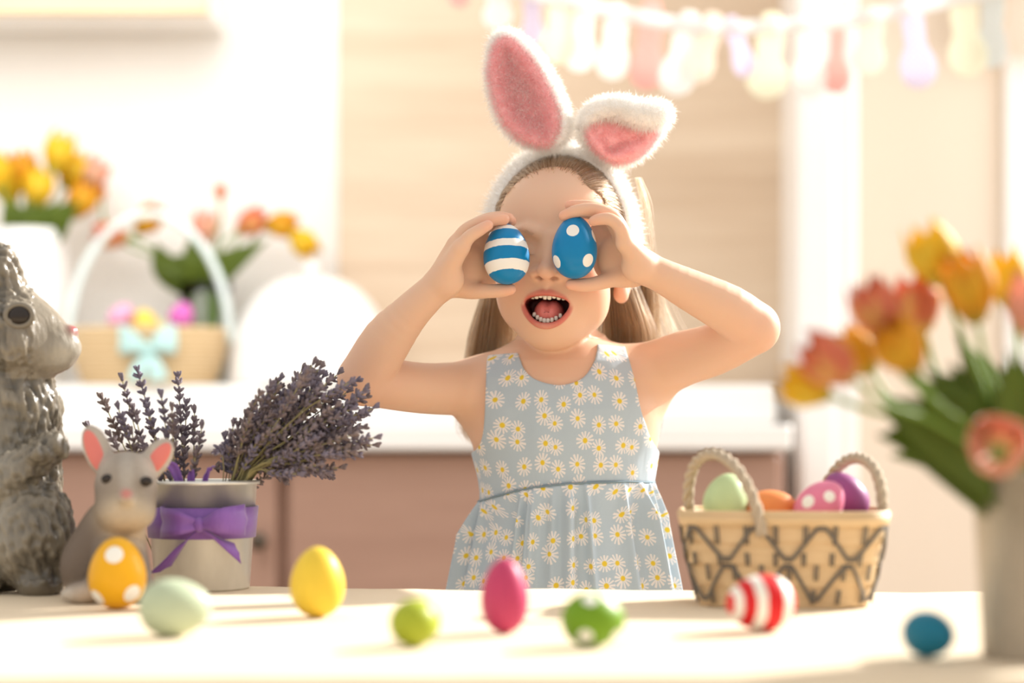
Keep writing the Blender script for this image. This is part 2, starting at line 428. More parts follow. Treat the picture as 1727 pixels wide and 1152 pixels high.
for i, (a, b) in enumerate(zip(xs, xs[1:])):
    w = b-a; c = empty('base_cabinet', ((a+b)/2, 3.70, 0), cl[i], 'cabinet', 'base cabinets under the worktop')
    add('body', mk(*bx(-w/2+.001, w/2-.001, -.20, .22, .09, .830), smooth=False), cabm.m, c)
    add('plinth', mk(*bx(-w/2+.001, w/2-.001, -.15, .22, 0, .09), smooth=False), dark, c)
    dr = add('door', mk(*bx(-w/2+.012, w/2-.012, -.222, -.2005, .10, .822, .004), smooth=False), cabm.m, c)
    kx = w/2-.04
    v, f = lathe([(0, 0), (.007, 0), (.007, .014), (.015, .018), (.016, .026), (.010, .031), (0, .032)], 16); v = v[:, [0, 2, 1]]*[1, -1, 1]
    add('knob', mk(v+[kx, -.222, .672], f), knobm, dr)
# wall cabinet top left
zc = float(P(0, 22, 3.74)[2]); xr = float(P(350, 0, 3.74)[0])
wc = empty('wall_cabinet', (xr-.6, 3.93, zc), 'pale wooden wall cabinet with white underside in the upper left corner', 'cabinet')
add('body', mk(*bx(-.9, .6, -.168, .028, .004, .7), smooth=False), whitel, wc)
oak = Mat('oak', (.80, .60, .36), .5); q1 = oak.noise(oak.scaled(oak.obj(), (1, 1, 14)), 3, 4); oak.color(oak.mix(q1, (.70, .50, .28), (.85, .66, .42)))
for a, b in ((-.9, -.148), (-.145, .6)): add('door', mk(*bx(a, b, -.190, -.169, .0, .7), smooth=False), oak.m, wc)
# ------------------------------------------------------------------ the child
H = 0.0014
skin = Mat('skin', (.8, .5, .35), .46, sss=.22, sss_scale=.006, spec=.35)
an = skin.node('ShaderNodeAttribute', attribute_name='Col')
nz = skin.noise(skin.obj(), 260, 3)
skin.color(an.outputs['Color']); skin.bump(nz, .10, .0006)
SKIN = skin.m
person = empty('person', (0.055, 2.08, 0), 'laughing child in a blue daisy print sundress behind the table, elbows out', 'person')
PL = Matrix.Translation((-0.055, -2.08, 0))
def padd(name, me, mat, parent=person):
    o = add(name, me, mat, parent)
    if parent is person: o.location = (-0.055, -2.08, 0)
    return o
# head frame
HC = P(942, 430, 2.06); yaw, roll = math.radians(8), math.radians(3)
r0 = np.array([math.cos(yaw), -math.sin(yaw), 0]); zz = np.array([0, 0, 1.])
HR = np.stack([math.cos(roll)*r0-math.sin(roll)*zz, math.cos(roll)*zz+math.sin(roll)*r0, np.array([-math.sin(yaw), -math.cos(yaw), 0])], 1)
HT = lambda p: HC+(np.asarray(p, float)*.001)@HR.T
HI = lambda w: ((np.asarray(w)-HC)@HR)*1000
V = Vol((-.205, 1.875, .715), (.300, 2.215, 1.168), H)
# torso: stack of ellipses
TZ = np.array([.70, .76, .805, .861, .892, .923, .942, .956, .966]); TA = np.array([.088, .088, .0885, .097, .101, .099, .086, .064, .044])
TB = np.array([.074, .073, .072, .075, .074, .067, .057, .046, .038]); TX = np.array([.057, .057, .0575, .058, .0575, .056, .054, .052, .051])
def torso_fn(X, Y, Z):
    z = Z.ravel(); a = np.interp(z, TZ, TA)[None, None]; b = np.interp(z, TZ, TB)[None, None]; c = np.interp(z, TZ, TX)[None, None]
    x, y = X-c, Y-2.085; k0 = np.sqrt((x/a)**2+(y/b)**2)+1e-6; k1 = np.sqrt((x/a**2)**2+(y/b**2)**2)+1e-6
    return np.maximum(np.minimum(k0*(k0-1)/k1, .06), z[None, None]-.966).astype(np.float32)
V.apply(torso_fn, (-.06, 1.99, .70), (.18, 2.18, .968), 0)
LS, RS = P(808, 655, 2.085), P(1082, 636, 2.085)
nk = P(941, 560, 2.085)
V.tube([nk+[0, .012, .05], nk, P(943, 605, 2.088), P(945, 650, 2.09)], [.038, .038, .044, .052], .012)
for S, nx in ((LS, 893), (RS, 996)):
    V.tube([P(nx, 602 if nx < 950 else 590, 2.098), (P(nx, 615, 2.10)+S)/2+[0, .004, .002], S+[0, 0, .001]], [.016, .020, .025], .02)
# arms
LE, LW = P(613, 640, 1.985), P(738, 484, 1.955)
V.tube([LS, (LS+LE)/2+[0, -.006, -.0045], LE], [.0295, .0262, .0262], .022, smooth=9)
V.tube([LE, P(652, 575, 1.975), P(688, 532, 1.965), P(720, 500, 1.958), LW], [.0265, .0250, .0198, .0172, .0165], .0025, smooth=13)
RE, RW = P(1271, 553, 1.985), P(1092, 454, 1.955)
V.tube([RS, P(1146, 607, 2.055), P(1208, 588, 2.02), RE], [.0315, .0290, .0265, .0262], .022, smooth=9)
V.tube([RE, P(1228, 522, 1.975), P(1165, 490, 1.965), P(1120, 467, 1.957), RW], [.0262, .0250, .0208, .0172, .0165], .0025, smooth=13)
for S, sg in ((LS, -1), (RS, 1)):   # chest fold and shoulder blade into the arm
    V.ell(S+np.array([-sg*.022, -.012, -.032]), (.024, .036, .044), .026)
    V.ell(S+np.array([-sg*.012, .012, -.012]), (.034, .03, .034), .026)
# head
V.frame(HC, HR, .001)
V.ell((0, 22, -12), (69, 80, 86), .0)
V.ell((0, -16, 22), (55, 73, 61), .014)
V.ell((0, -43.5, 27), (53.5, 55, 53), .008)
V.ell((0, 40, 34), (54, 40, 46), .016)
V.ell((0, -79, 48), (22, 17.5, 25), .020)
V.ell((0, -52, 48), (33, 33, 34), .016)
for s in (-1, 1):
    V.ell((s*33, -36, 44), (23, 25, 27), .016)
    V.ell((s*35, -52, 18), (19, 22, 28), .016)
    V.ell((s*27, 1, 88), (15, 8, 11), .010, 'cut')
    V.ell((s*26, -2, 67), (15, 11.5, 12), .004)
    V.tube([(s*12, 15, 82), (s*26, 18, 80), (s*42, 13, 68)], [4, 4.6, 3.5], .010)
    # ear
    V.ell((s*68, -16, -14), (7, 29, 17), .006, rot=np.array(Matrix.Rotation(s*-.35, 3, 'Y')))
    V.ell((s*74, -12, -10), (4, 17, 9), .004, 'cut')
    V.ell((s*67, -38, -9), (7.5, 8.5, 9), .006)
V.tube([(0, -62, -22), (0, -90, -28), (2, -128, -34)], [37, 38, 42], .007)
V.tube([(0, 10, 78), (0, -4, 82), (0, -18, 89), (0, -24, 92)], [5, 5.2, 6.4, 7.4], .010, smooth=8)
V.ell((0, -23.5, 94.5), (8.6, 7, 6.8), .006)
for s in (-1, 1):
    V.ell((s*12, -26, 83.5), (7, 6.2, 8), .005)
    V.ell((s*7.6, -31.8, 89), (4.0, 2.5, 5.0), .002, 'cut')
V.tube([(-3, -33, 84), (0, -38, 84.5), (3, -33, 84)], [2, 2, 2], .004)
MO = np.array([(-22.5, -56), (-19, -51.5), (-11, -49), (0, -48.2), (11, -49), (19, -51.5), (22.5, -55.5), (20.5, -62), (15, -69.5), (8, -74), (0, -75.3), (-8, -74), (-15, -69.5), (-20.5, -62)])
UL = [(-23, -55.5, 73), (-17, -49.6, 78.5), (-9, -46.3, 82), (-3, -45.2, 84), (0, -46, 84), (3, -45.2, 84), (9, -46.3, 82), (17, -49.6, 78.5), (23, -55, 73)]
LL = [(-23, -57, 72.5), (-20, -64, 75), (-14, -72, 79), (-7, -76.6, 81.5), (0, -77.8, 82), (7, -76.6, 81.5), (14, -72, 79), (20, -64, 75), (23, -56.5, 72.5)]
def mouth_fn(X, Y, Z):
    x, y, z = V.local(X, Y, Z); d = poly_sdf(x, y, spline(MO, 42, True))
    return (np.maximum(np.maximum(d, 34-z), z-110)*.001).astype(np.float32)
mc = HT((0, -62, 72))
V.tube(UL, [1.8, 2.7, 3.2, 3.4, 3.2, 3.4, 3.2, 2.7, 1.8], .004, smooth=30)
V.tube(LL, [1.8, 2.8, 3.6, 4.1, 4.3, 4.1, 3.6, 2.8, 1.8], .004, smooth=30)
V.apply(mouth_fn, mc-.042, mc+.042, .0022, 'cut')
V.frame()
# hands (image-left hand first): px, py, depth
def path(pts): return [P(*p) for p in pts]
def hand(pts, wrist, mir):
    for nm, k, p, r in pts: V.tube(path(p), r, k, smooth=16)
# her right hand
hand([('meta', .007, [(741, 480, 1.955), (758, 450, 1.938), (777, 418, 1.928)], [.0125, .0105, .0085]),
      ('meta', .007, [(741, 480, 1.957), (752, 445, 1.948), (769, 412, 1.942)], [.0130, .0105, .0088]),
      ('meta', .007, [(743, 482, 1.962), (755, 447, 1.962), (770, 412, 1.958)], [.0130, .0105, .0088]),
      ('meta', .007, [(746, 484, 1.968), (762, 452, 1.976), (778, 420, 1.976)], [.0120, .0105, .0088])], 0, 0)
V.ell(P(757, 470, 1.945), (.0155, .012, .0165), .008)          # heel of the hand
V.ell(P(784, 470, 1.972), (.0175, .0110, .0165), .008)         # ball of the thumb
V.ell(P(792, 448, 1.967), (.016, .007, .020), .008); V.ell(P(806, 436, 1.975), (.014, .0055, .024), .006); V.ell(P(801, 408, 1.974), (.015, .0055, .016), .006); V.ell(P(818, 472, 1.976), (.011, .0055, .012), .006)            # web
hand([('pinky', .0035, [(777, 419, 1.928), (791, 400, 1.924), (809, 388, 1.924), (823, 380, 1.927)], [.0078, .0066, .0060, .0052]),
      ('ring', .003, [(769, 413, 1.942), (786, 389, 1.938), (813, 375, 1.938), (836, 370, 1.940), (850, 370, 1.943)], [.0084, .0072, .0068, .0062, .0056]),
      ('middle', .003, [(770, 413, 1.958), (790, 388, 1.956), (818, 372, 1.955), (842, 367, 1.956), (858, 369, 1.957)], [.0086, .0074, .0069, .0063, .0057]),
      ('index', .003, [(778, 421, 1.976), (800, 396, 1.974), (828, 378, 1.972), (848, 371, 1.971), (862, 373, 1.970)], [.0084, .0073, .0067, .0062, .0056]),
      ('thumb', .005, [(764, 480, 1.968), (794, 490, 1.964), (822, 491, 1.957), (846, 490, 1.953), (861, 488, 1.951)], [.0125, .0088, .0072, .0068, .0056])], 0, 0)
# her left hand
hand([('meta', .007, [(1090, 453, 1.955), (1072, 432, 1.938), (1053, 410, 1.928)], [.0130, .0110, .0085]),
      ('meta', .007, [(1090, 452, 1.957), (1070, 426, 1.946), (1053, 402, 1.942)], [.0130, .0110, .0088]),
      ('meta', .007, [(1088, 452, 1.962), (1066, 425, 1.962), (1050, 400, 1.958)], [.0130, .0105, .0088]),
      ('meta', .007, [(1086, 454, 1.968), (1062, 432, 1.976), (1044, 408, 1.976)], [.0120, .0105, .0088])], 0, 0)
V.ell(P(1074, 450, 1.943), (.0155, .012, .0150), .008)
V.ell(P(1050, 458, 1.972), (.0185, .0110, .0150), .008)
V.ell(P(1034, 436, 1.967), (.015, .007, .022), .008); V.ell(P(1018, 430, 1.976), (.012, .0055, .024), .006); V.ell(P(1014, 396, 1.976), (.013, .0055, .014), .006)
hand([('pinky', .0030, [(1053, 408, 1.928), (1046, 384, 1.921), (1029, 370, 1.920), (1010, 370, 1.923), (1001, 373, 1.926)], [.0080, .0068, .0062, .0057, .0050]),
      ('ring', .0028, [(1053, 402, 1.942), (1036, 368, 1.938), (1004, 354, 1.937), (972, 356, 1.938), (951, 364, 1.941)], [.0086, .0072, .0068, .0062, .0053]),
      ('middle', .0028, [(1050, 400, 1.958), (1026, 364, 1.956), (998, 350, 1.956), (974, 347, 1.957), (961, 347, 1.959)], [.0086, .0074, .0068, .0058, .0052]),
      ('index', .0028, [(1044, 408, 1.976), (1022, 374, 1.974), (998, 360, 1.973), (978, 358, 1.972), (966, 362, 1.971)], [.0084, .0073, .0067, .0062, .0056]),
      ('thumb', .005, [(1066, 464, 1.968), (1034, 470, 1.964), (1006, 478, 1.957), (982, 481, 1.953), (963, 480, 1.951)], [.0125, .0088, .0072, .0068, .0056])], 0, 0)
body_v, body_f = V.mesh(2)
# colour of the skin itself: lips, mouth lining, blush, fingertips
hl = HI(body_v); bc = np.tile(np.array([.735, .47, .325]), (len(body_v), 1))
def blend(m, c):
    global bc
    bc = bc*(1-m[:, None])+np.array(c)*m[:, None]
def seg_d(p, pts):
    d = np.full(len(p), 1e9)
    for a, b in zip(pts[:-1], pts[1:]):
        a, b = np.array(a, float), np.array(b, float); e = b-a; t = np.clip(((p-a)@e)/(e@e), 0, 1)
        d = np.minimum(d, np.linalg.norm(p-a-t[:, None]*e, axis=1))
    return d
near = np.linalg.norm(hl-np.array([0, -62, 75]), axis=1) < 60
sm = lambda x, a, b: np.clip((x-a)/(b-a), 0, 1)**2*(3-2*np.clip((x-a)/(b-a), 0, 1))
for s in (-1, 1):
    blend(.32*np.exp(-(np.linalg.norm((hl-np.array([s*36, -34, 62]))/np.array([20, 15, 40]), axis=1))**2), (.85, .33, .24))
    blend(.55*np.exp(-(np.linalg.norm((hl-np.array([s*68, -20, -14]))/np.array([16, 28, 20]), axis=1))**2), (.82, .36, .26))
blend(.3*np.exp(-(np.linalg.norm((hl-np.array([0, -26, 94]))/14, axis=1))**2), (.82, .36, .26))
dl = np.full(len(hl), 99.); dl[near] = np.minimum(seg_d(hl[near], spline(UL, 24)), seg_d(hl[near], spline(LL, 24))*.92)
blend(.95*(1-sm(dl, 3.2, 5.0)), (.55, .135, .105))
for s in (-1, 1): blend(.8*np.exp(-(np.linalg.norm((hl-np.array([s*7.6, -31.2, 88]))/np.array([4.2, 2.4, 5]), axis=1))**4), (.22, .07, .045))
ins = np.zeros(len(hl)); ins[near] = poly_sdf(hl[near, 0], hl[near, 1], spline(MO, 42, True)) < 1.2
blend(ins*(1-sm(hl[:, 2], 71, 75)), (.22, .035, .028))
for tip in [(823, 380, 1.927), (850, 370, 1.943), (861, 371, 1.96), (861, 488, 1.951), (1001, 373, 1.926), (951, 364, 1.941), (961, 347, 1.959), (963, 480, 1.951)]:
    blend(.40*np.exp(-(np.linalg.norm(body_v-P(*tip), axis=1)/.011)**2), (.85, .33, .22))
for el in (LE, RE): blend(.22*np.exp(-(np.linalg.norm(body_v-el, axis=1)/.035)**2), (.80, .34, .24))
body = padd('body', mk(body_v, body_f, 'body', col=bc), SKIN)
# legs below the skirt
L2 = Vol((-.04, 1.96, -.005), (.16, 2.19, .73), .006)
for s in (-1, 1):
    L2.tube([(.057+s*.042, 2.085, .70), (.057+s*.043, 2.08, .38), (.057+s*.044, 2.09, .33), (.057+s*.045, 2.095, .06)], [.052, .042, .036, .026], .01, smooth=14)
    L2.tube([(.057+s*.045, 2.10, .03), (.057+s*.048, 2.00, .022)], [.030, .026], .01)
lv, lf = L2.mesh(2)
padd('legs', mk(lv, lf, 'legs', col=np.tile([.735, .47, .325], (len(lv), 1))), SKIN)
# teeth, tongue
white = simple('tooth', (.82, .76, .66), .25, .03, coat=.3)
for up in (1, 0):
    m = MB(); n = 8 if up else 8
    for i in range(n):
        x = (i-(n-1)/2)*(4.5 if up else 3.8); y = (-46.9-(1.4 if abs(x) < 5 else (0 if abs(x) < 11 else 1.0))) if up else (-72.9+.034*x*x); z = (76.5-x*x/30) if up else (75-x*x/24)
        v, f = ellv((0, 0, 0), (1, 1, 1), 10, 8); v = np.sign(v)*np.abs(v)**.6*np.array([2.3 if up else 2.0, 3.6 if up else 2.6, 2.2])
        m.add((HT(v+np.array([x, y, z])), f))
    padd('upper_teeth' if up else 'lower_teeth', m.mesh(), white)
tv, tf = ellv((0, 0, 0), (1, 1, 1), 28, 18); tv = tv*np.array([15.5, 14.5, 24]); tv[:, 1] -= 2.4*np.exp(-(tv[:, 0]/3.2)**2)*(tv[:, 1] > 0); tv[:, 2] -= 2.0*np.exp(-(tv[:, 0]/3.0)**2)*(tv[:, 2] > 0)
padd('tongue', mk(HT(tv+np.array([0, -64, 53])), tf), simple('tongue', (.70, .20, .18), .42, .1, 300, .15))
# eyelashes and eyebrows
lash = Mat('lash', (.10, .06, .04), .5).m; browm = Mat('brow', (.60, .40, .26), .6).m
for s in (-1, 1):
    n = 34; t = np.linspace(-1, 1, n); th = t*1.05
    b0 = np.stack([s*26+14.5*np.sin(th), -4.5-2.2*np.cos(th), 67+11.6*np.cos(th*.8)], 1)
    d = np.stack([np.sin(th)*2.0, -2.0+0*th, 4.0+0*th], 1)
    q = np.stack([b0, b0+d*.5, b0+d+np.array([0, 1.0, .6])], 1); padd_ = strands('eyelashes', HT(q.reshape(-1, 3)).reshape(n, 3, 3), .00022, lash, person); padd_.location = (-.055, -2.08, 0)
    n = 70; u = rng.random(n); x = s*(15+u*27); y = 13+5*np.sin(u*2.6)+rng.normal(0, 1.2, n)-1; z = 87.0-(np.abs(x)-10)**2*.016
    b0 = np.stack([x, y, z], 1); d = np.stack([s*5+0*x, 1.2-u*2, -.3-u*1.5], 1)
    q = np.stack([b0, b0+d*.5+[0, 0, .7], b0+d], 1); o = strands('eyebrow', HT(q.reshape(-1, 3)).reshape(n, 3, 3), .00014, browm, person); o.location = (-.055, -2.08, 0)
# ---- dress
def daisy_mat():
    m = Mat('daisy_cotton', (.5, .6, .64), .85, sheen=.15); t = m.t
    mp = m.scaled(m.uv(), (1, 1, 1)); wn = m.node('ShaderNodeTexNoise'); m.link(mp, wn.inputs[0]); wn.inputs['Scale'].default_value = 45
    vo = m.node('ShaderNodeTexVoronoi', voronoi_dimensions='2D'); m.link(mp, vo.inputs['Vector']); vo.inputs['Scale'].default_value = 42.5; vo.inputs['Randomness'].default_value = .62
    sub = m.node('ShaderNodeVectorMath', operation='SUBTRACT'); sc = m.node('ShaderNodeVectorMath', operation='SCALE'); m.link(mp, sc.inputs[0]); sc.inputs['Scale'].default_value = 1
    m.link(sc.outputs[0], sub.inputs[0]); m.link(vo.outputs['Position'], sub.inputs[1])
    sep = m.node('ShaderNodeSeparateXYZ'); m.link(sub.outputs[0], sep.inputs[0]); x, y = S_(t, sep.outputs[0]), S_(t, sep.outputs[1])
    cs = m.node('ShaderNodeSeparateColor'); m.link(vo.outputs['Color'], cs.inputs[0]); c1, c2 = S_(t, cs.outputs[0]), S_(t, cs.outputs[1])
    r = (x*x+y*y)._m('SQRT'); a = y._m('ARCTAN2', x); R = (c2*.0018)+.0087
    lenv = (a*2+c1*6.28).cos()*.0007+R
    rr = r/lenv; pet = ((a*13+c1*40).cos()+(a*5+c2*20).cos()*.35)
    inside = (rr*1.75-1.5); petal = pet.gt(inside)*rr.lt(1)
    dt = r.lt((c1*.0005)+.0021); ring = r.lt((c1*.0005)+.0026)
    weave = m.noise(m.scaled(m.uv(), (2600, 900, 1)), 1, 2)
    base = m.mix(weave, (.46, .56, .635), (.55, .65, .72))
    cc = m.mix(petal, base, (.87, .84, .82)); cc = m.mix(ring*1, cc, (.80, .72, .35)); cc = m.mix(dt*1, cc, (.86, .62, .045))
    wr = m.noise(m.scaled(m.uv(), (26, 9, 1)), 1, 3, .55); m.color(cc); m.bump(weave*.06+wr, .55, .006); m.translucent(.16); return m.m
DAISY = daisy_mat()
Q = lambda x, y: P(x, y, 2.0)[[0, 2]]
def sm_poly(pts, n=8):
    return spline(np.array(pts), n)
neck = sm_poly([Q(874, 592), Q(878, 604), Q(885, 622), Q(905, 640), Q(945, 649), Q(982, 638), Q(1002, 612), Q(1009, 590), Q(1011, 577)], 40)
arm_r = sm_poly([Q(1060, 580), Q(1062, 592), Q(1074, 640), Q(1084, 690), Q(1093, 715), Q(1104, 742), Q(1130, 775)], 20)
arm_l = sm_poly([Q(790, 768), Q(807, 752), Q(815, 720), Q(818, 660), Q(820, 606), Q(822, 595)], 20)
seam_px = np.array([(770, 866), (800, 854), (830, 842), (870, 830), (905, 823), (945, 818), (1000, 815), (1060, 814), (1108, 817), (1150, 822)], float)
seam = np.array([Q(*p) for p in seam_px])
seam_z = lambda x: np.interp(x, seam[:, 0], seam[:, 1])
bod = np.concatenate([neck, arm_r, [Q(1180, 802), Q(1180, 826)], seam[::-1], [Q(700, 866), Q(700, 772)], arm_l])
w = V.win((-.075, 1.97, .75), (.20, 2.20, .985)); sl, X, Y, Z = w
d2 = poly_sdf((X+0*Z)[:, 0, :], (Z+0*X)[:, 0, :], bod)[:, None, :]
bf = np.maximum(V.f[sl]-.0034, d2).astype(np.float32)
bf[:, :, -1] = .01; bf[0] = bf[-1] = .01; bf[:, 0] = bf[:, -1] = .01; bf[:, :, 0] = .01
D = Vol((float(X[0, 0, 0]), float(Y[0, 0, 0]), float(Z[0, 0, 0])), (float(X[-1, 0, 0]), float(Y[0, -1, 0]), float(Z[0, 0, -1])), H)
dv, df = D.mesh(2, bf)
def cyl_uv(v, R): return np.stack([np.arctan2(v[:, 0]-.0575, -(v[:, 1]-2.085))*R+.37, v[:, 2]], 1)
dress = padd('dress', mk(dv, df, 'dress', uv=cyl_uv(dv, .092)), DAISY)
nu, nv = 560, 60; th = np.linspace(-math.pi, math.pi, nu, endpoint=False); sv = []; suv = []
r1 = np.random.default_rng(3); ph = np.cumsum(r1.uniform(.6, 1.5, nu)); knots = np.sort(r1.uniform(-math.pi, math.pi, 34))
amp = r1.uniform(.5, 1.3, 34); wid = r1.uniform(.022, .055, 34); lenk = r1.uniform(.3, 1, 34); drift = r1.normal(0, .05, 34)
def gath(th, s):
    g = np.zeros_like(th)
    for k, a, wd, ln, dr in zip(knots, amp, wid, lenk, drift):
        ww = wd*(1+1.1*s); dd = (th-k-dr*s+math.pi) % (2*math.pi)-math.pi
        g += a*np.exp(-(dd/ww)**2)*(.35+.65*math.exp(-s/ln*1.2))
    return g
for j in range(nv):
    s = j/(nv-1); drop = .34*s**1.15
    a = np.interp(drop, [0, .03, .11, .34], [.0935, .0975, .1155, .150]); b = np.interp(drop, [0, .03, .11, .34], [.0785, .083, .100, .130])
    cx = .0575; rr = 1+0*th; ax = a*np.sin(th); x0 = cx+.0925*np.sin(th); zt = seam_z(x0)
    g = gath(th, s)*.0125*min(1, s*7+.06)*(1+.4*s)-.0035*min(1, s*6)
    nx, ny = np.sin(th), -np.cos(th)
    x = cx+a*nx+g*nx; y = 2.085+b*ny+g*ny
    sv.append(np.stack([x, y, zt-drop*(1-(zt-.80)*.3)], 1)); uu = np.concatenate([[0], np.cumsum(np.hypot(np.diff(x), np.diff(y)))]); suv.append(np.stack([uu-uu[nu//2]+.9, zt-drop], 1))
sv = np.concatenate(sv); suv = np.concatenate(suv); sf = np.array(grid_faces(nu, nv, True))[:, ::-1]
sk = mk(sv, np.ascontiguousarray(sf), 'skirt', uv=suv); skirt = add('skirt', sk, DAISY, dress)
so = skirt.modifiers.new('thick', 'SOLIDIFY'); so.thickness = .0012; so.offset = -1
ths = np.linspace(-math.pi, math.pi, 160, endpoint=False); xs = .0575+.0935*np.sin(ths)
add('waist_seam', mk(*tube(np.stack([xs, 2.085-.0785*np.cos(ths), seam_z(.0575+.0925*np.sin(ths))+.0002], 1), .0011, 6, True)), simple('seam_thread', (.20, .27, .31), .9), dress)
# ---- hair
hairm = bpy.data.materials.new('hair'); hairm.use_nodes = True; nt = hairm.node_tree; nt.nodes.remove(nt.nodes['Principled BSDF'])
hb = nt.nodes.new('ShaderNodeBsdfHairPrincipled'); hb.parametrization = 'COLOR'; hb.inputs['Color'].default_value = (.10, .050, .024, 1)
hb.inputs['Roughness'].default_value = .32; hb.inputs['Radial Roughness'].default_value = .45
if 'Random Roughness' in hb.inputs: hb.inputs['Random Roughness'].default_value = .2
hi_ = nt.nodes.new('ShaderNodeHairInfo'); hmx = nt.nodes.new('ShaderNodeMix'); hmx.data_type = 'RGBA'; hmx.inputs[6].default_value = (.045, .021, .010, 1); hmx.inputs[7].default_value = (.27, .155, .08, 1)
nt.links.new(hi_.outputs['Random'], hmx.inputs[0]); nt.links.new(hmx.outputs[2], hb.inputs['Color'])
nt.links.new(hb.outputs[0], nt.nodes['Material Output'].inputs[0])
capm = Mat('hair_cap', (.20, .115, .06), .6); hn = capm.noise(capm.scaled(capm.obj(), (700, 60, 60)), 1, 3); capm.color(capm.mix(hn, (.22, .125, .065), (.36, .225, .125))); capm.bump(hn, .4)
EC, ER = np.array([0, 22, -12.]), np.array([69, 80, 86.])
HYs = [-1.2, -.45, -.25, 0, .3, .55, .72, .80, .9, 1.1]; HZs = [-.1, -.12, .05, .50, .62, .70, .70, .68, .7, .7]
def hairline(n): return np.interp(n[..., 1], HYs, HZs)+.20*np.clip((n[..., 0]-.2)*3, 0, 1)*np.exp(-((n[..., 1]-.5)/.3)**2)
def sample(w):
    g = [np.clip((w[:, i]-V.lo[i])/V.h, 0, V.f.shape[i]-1.001) for i in range(3)]; b = [q.astype(int) for q in g]; t = [q-p for q, p in zip(g, b)]; o = 0
    for dx in (0, 1):
        for dy in (0, 1):
            for dz_ in (0, 1): o = o+V.f[b[0]+dx, b[1]+dy, b[2]+dz_]*(t[0] if dx else 1-t[0])*(t[1] if dy else 1-t[1])*(t[2] if dz_ else 1-t[2])
    return o
def surf_scale(u):
    out = np.full(len(u), 1.); done = np.zeros(len(u), bool)
    for s in np.arange(.97, 1.10, .008):
        f = sample(HT(EC+u*ER*s)); m = (f > 0) & ~done; out[m] = s; done |= m
    out[~done] = 1.0; return np.maximum(out, 1.0)
nt_, np_ = 96, 64; cv = []
for j in range(np_+1):
    p_ = math.pi*j/np_
    for i in range(nt_):
        t_ = 2*math.pi*i/nt_; cv.append((math.sin(p_)*math.cos(t_), math.sin(p_)*math.sin(t_), -math.cos(p_)))
cv = np.array(cv); cf = np.array(grid_faces(nt_, np_+1, True)); keep = (cv[cf].mean(1)[:, 2] < hairline(cv[cf].mean(1))-.09) & (cv[cf].mean(1)[:, 1] > -.75)
cf = cf[keep]; hv = HT(EC+cv*(ER*surf_scale(cv)[:, None]+(.2+1.5*np.clip((hairline(cv)-.09-cv[:, 2])/.25, 0, 1))[:, None])); use = np.unique(cf); rm = np.full(len(hv), -1); rm[use] = np.arange(len(use))
hair = padd('hair', mk(hv[use], rm[cf], 'hair_cap'), capm.m)
N = 5200; st = []
u = rng.normal(size=(N*3, 3)); u /= np.linalg.norm(u, axis=1)[:, None]
hl_ = hairline(u)+rng.normal(0, .035, len(u)); edge = (u[:, 2] < hl_) & (u[:, 2] > hl_-.32-.9*(rng.random(len(u))**3)) & (u[:, 1] > -.35); u = u[edge][:N]
off = rng.uniform(1.0, 4.2, len(u)); pts = []
tgt = np.array([0, -.25, -1.])
for k in range(15):
    pts.append(EC+u*(ER*surf_scale(u)[:, None]+(off*min(1, k/3+.15))[:, None]))
    d = tgt-u; d -= u*(d*u).sum(1)[:, None]; d /= np.linalg.norm(d, axis=1)[:, None]+1e-6; u = u+d*.085+rng.normal(0, .004, u.shape); u /= np.linalg.norm(u, axis=1)[:, None]
pts = np.stack(pts, 1); HS = strands('hair_strands', HT(pts.reshape(-1, 3)).reshape(len(pts), -1, 3), rng.uniform(.00016, .0003, len(pts)), hairm, hair, taper=False)
def lock(guide, spread, n, name, rad=(.0002, .00036), m=18, wob=.0012):
    g = spline(np.array(guide), m); sp = np.interp(np.linspace(0, 1, m), np.linspace(0, 1, len(spread)), [s[0] for s in spread]); sd = np.interp(np.linspace(0, 1, m), np.linspace(0, 1, len(spread)), [s[1] for s in spread])
    a = rng.normal(0, .5, (n, 2)); a = np.clip(a, -1.15, 1.15)
    ln = rng.uniform(.75, 1.0, n); out = []
    ss = np.linspace(0, 1, m); f1 = rng.uniform(2, 7, (n, 1)); p1 = rng.uniform(0, 6.3, (n, 1)); cl = rng.normal(0, 1, (n, 2))
    for i in range(3): pass
    t = ss[None]*ln[:, None]; gx = np.stack([np.interp(t, ss, g[:, i]) for i in range(3)], -1)
    gx[..., 0] += a[:, :1]*np.interp(t, ss, sp)+np.sin(f1*t+p1)*wob*t*2+cl[:, :1]*t**2*.003
    gx[..., 1] += a[:, 1:]*np.interp(t, ss, sd)+np.cos(f1*t+p1)*wob*t*2
    o = strands(name, gx, rng.uniform(*rad, n), hairm, hair); return o
lock([P(858, 420, 2.12), P(842, 500, 2.13), P(838, 560, 2.15), P(830, 620, 2.165), P(822, 700, 2.175), P(806, 745, 2.17)], [(.014, .02), (.017, .02), (.026, .02), (.026, .018), (.022, .015), (.012, .01)], 1900, 'hair_strands')
lock([P(815, 520, 2.13), P(805, 590, 2.15), P(795, 660, 2.17), P(788, 720, 2.165), P(800, 752, 2.16)], [(.004, .008), (.010, .01), (.012, .01), (.010, .01), (.004, .006)], 160, 'hair_strands')
lock([P(1030, 440, 2.10), P(1046, 500, 2.115), P(1058, 560, 2.135), P(1062, 620, 2.165), P(1072, 700, 2.18), P(1085, 745, 2.17)], [(.016, .02), (.020, .02), (.027, .02), (.028, .018), (.024, .015), (.012, .01)], 1900, 'hair_strands')
lock([P(1078, 400, 2.09), P(1098, 460, 2.12), P(1108, 520, 2.14), P(1128, 575, 2.16), P(1135, 620, 2.17)], [(.004, .006), (.012, .01), (.018, .01), (.022, .01), (.022, .01)], 130, 'hair_strands', (.00012, .0002))
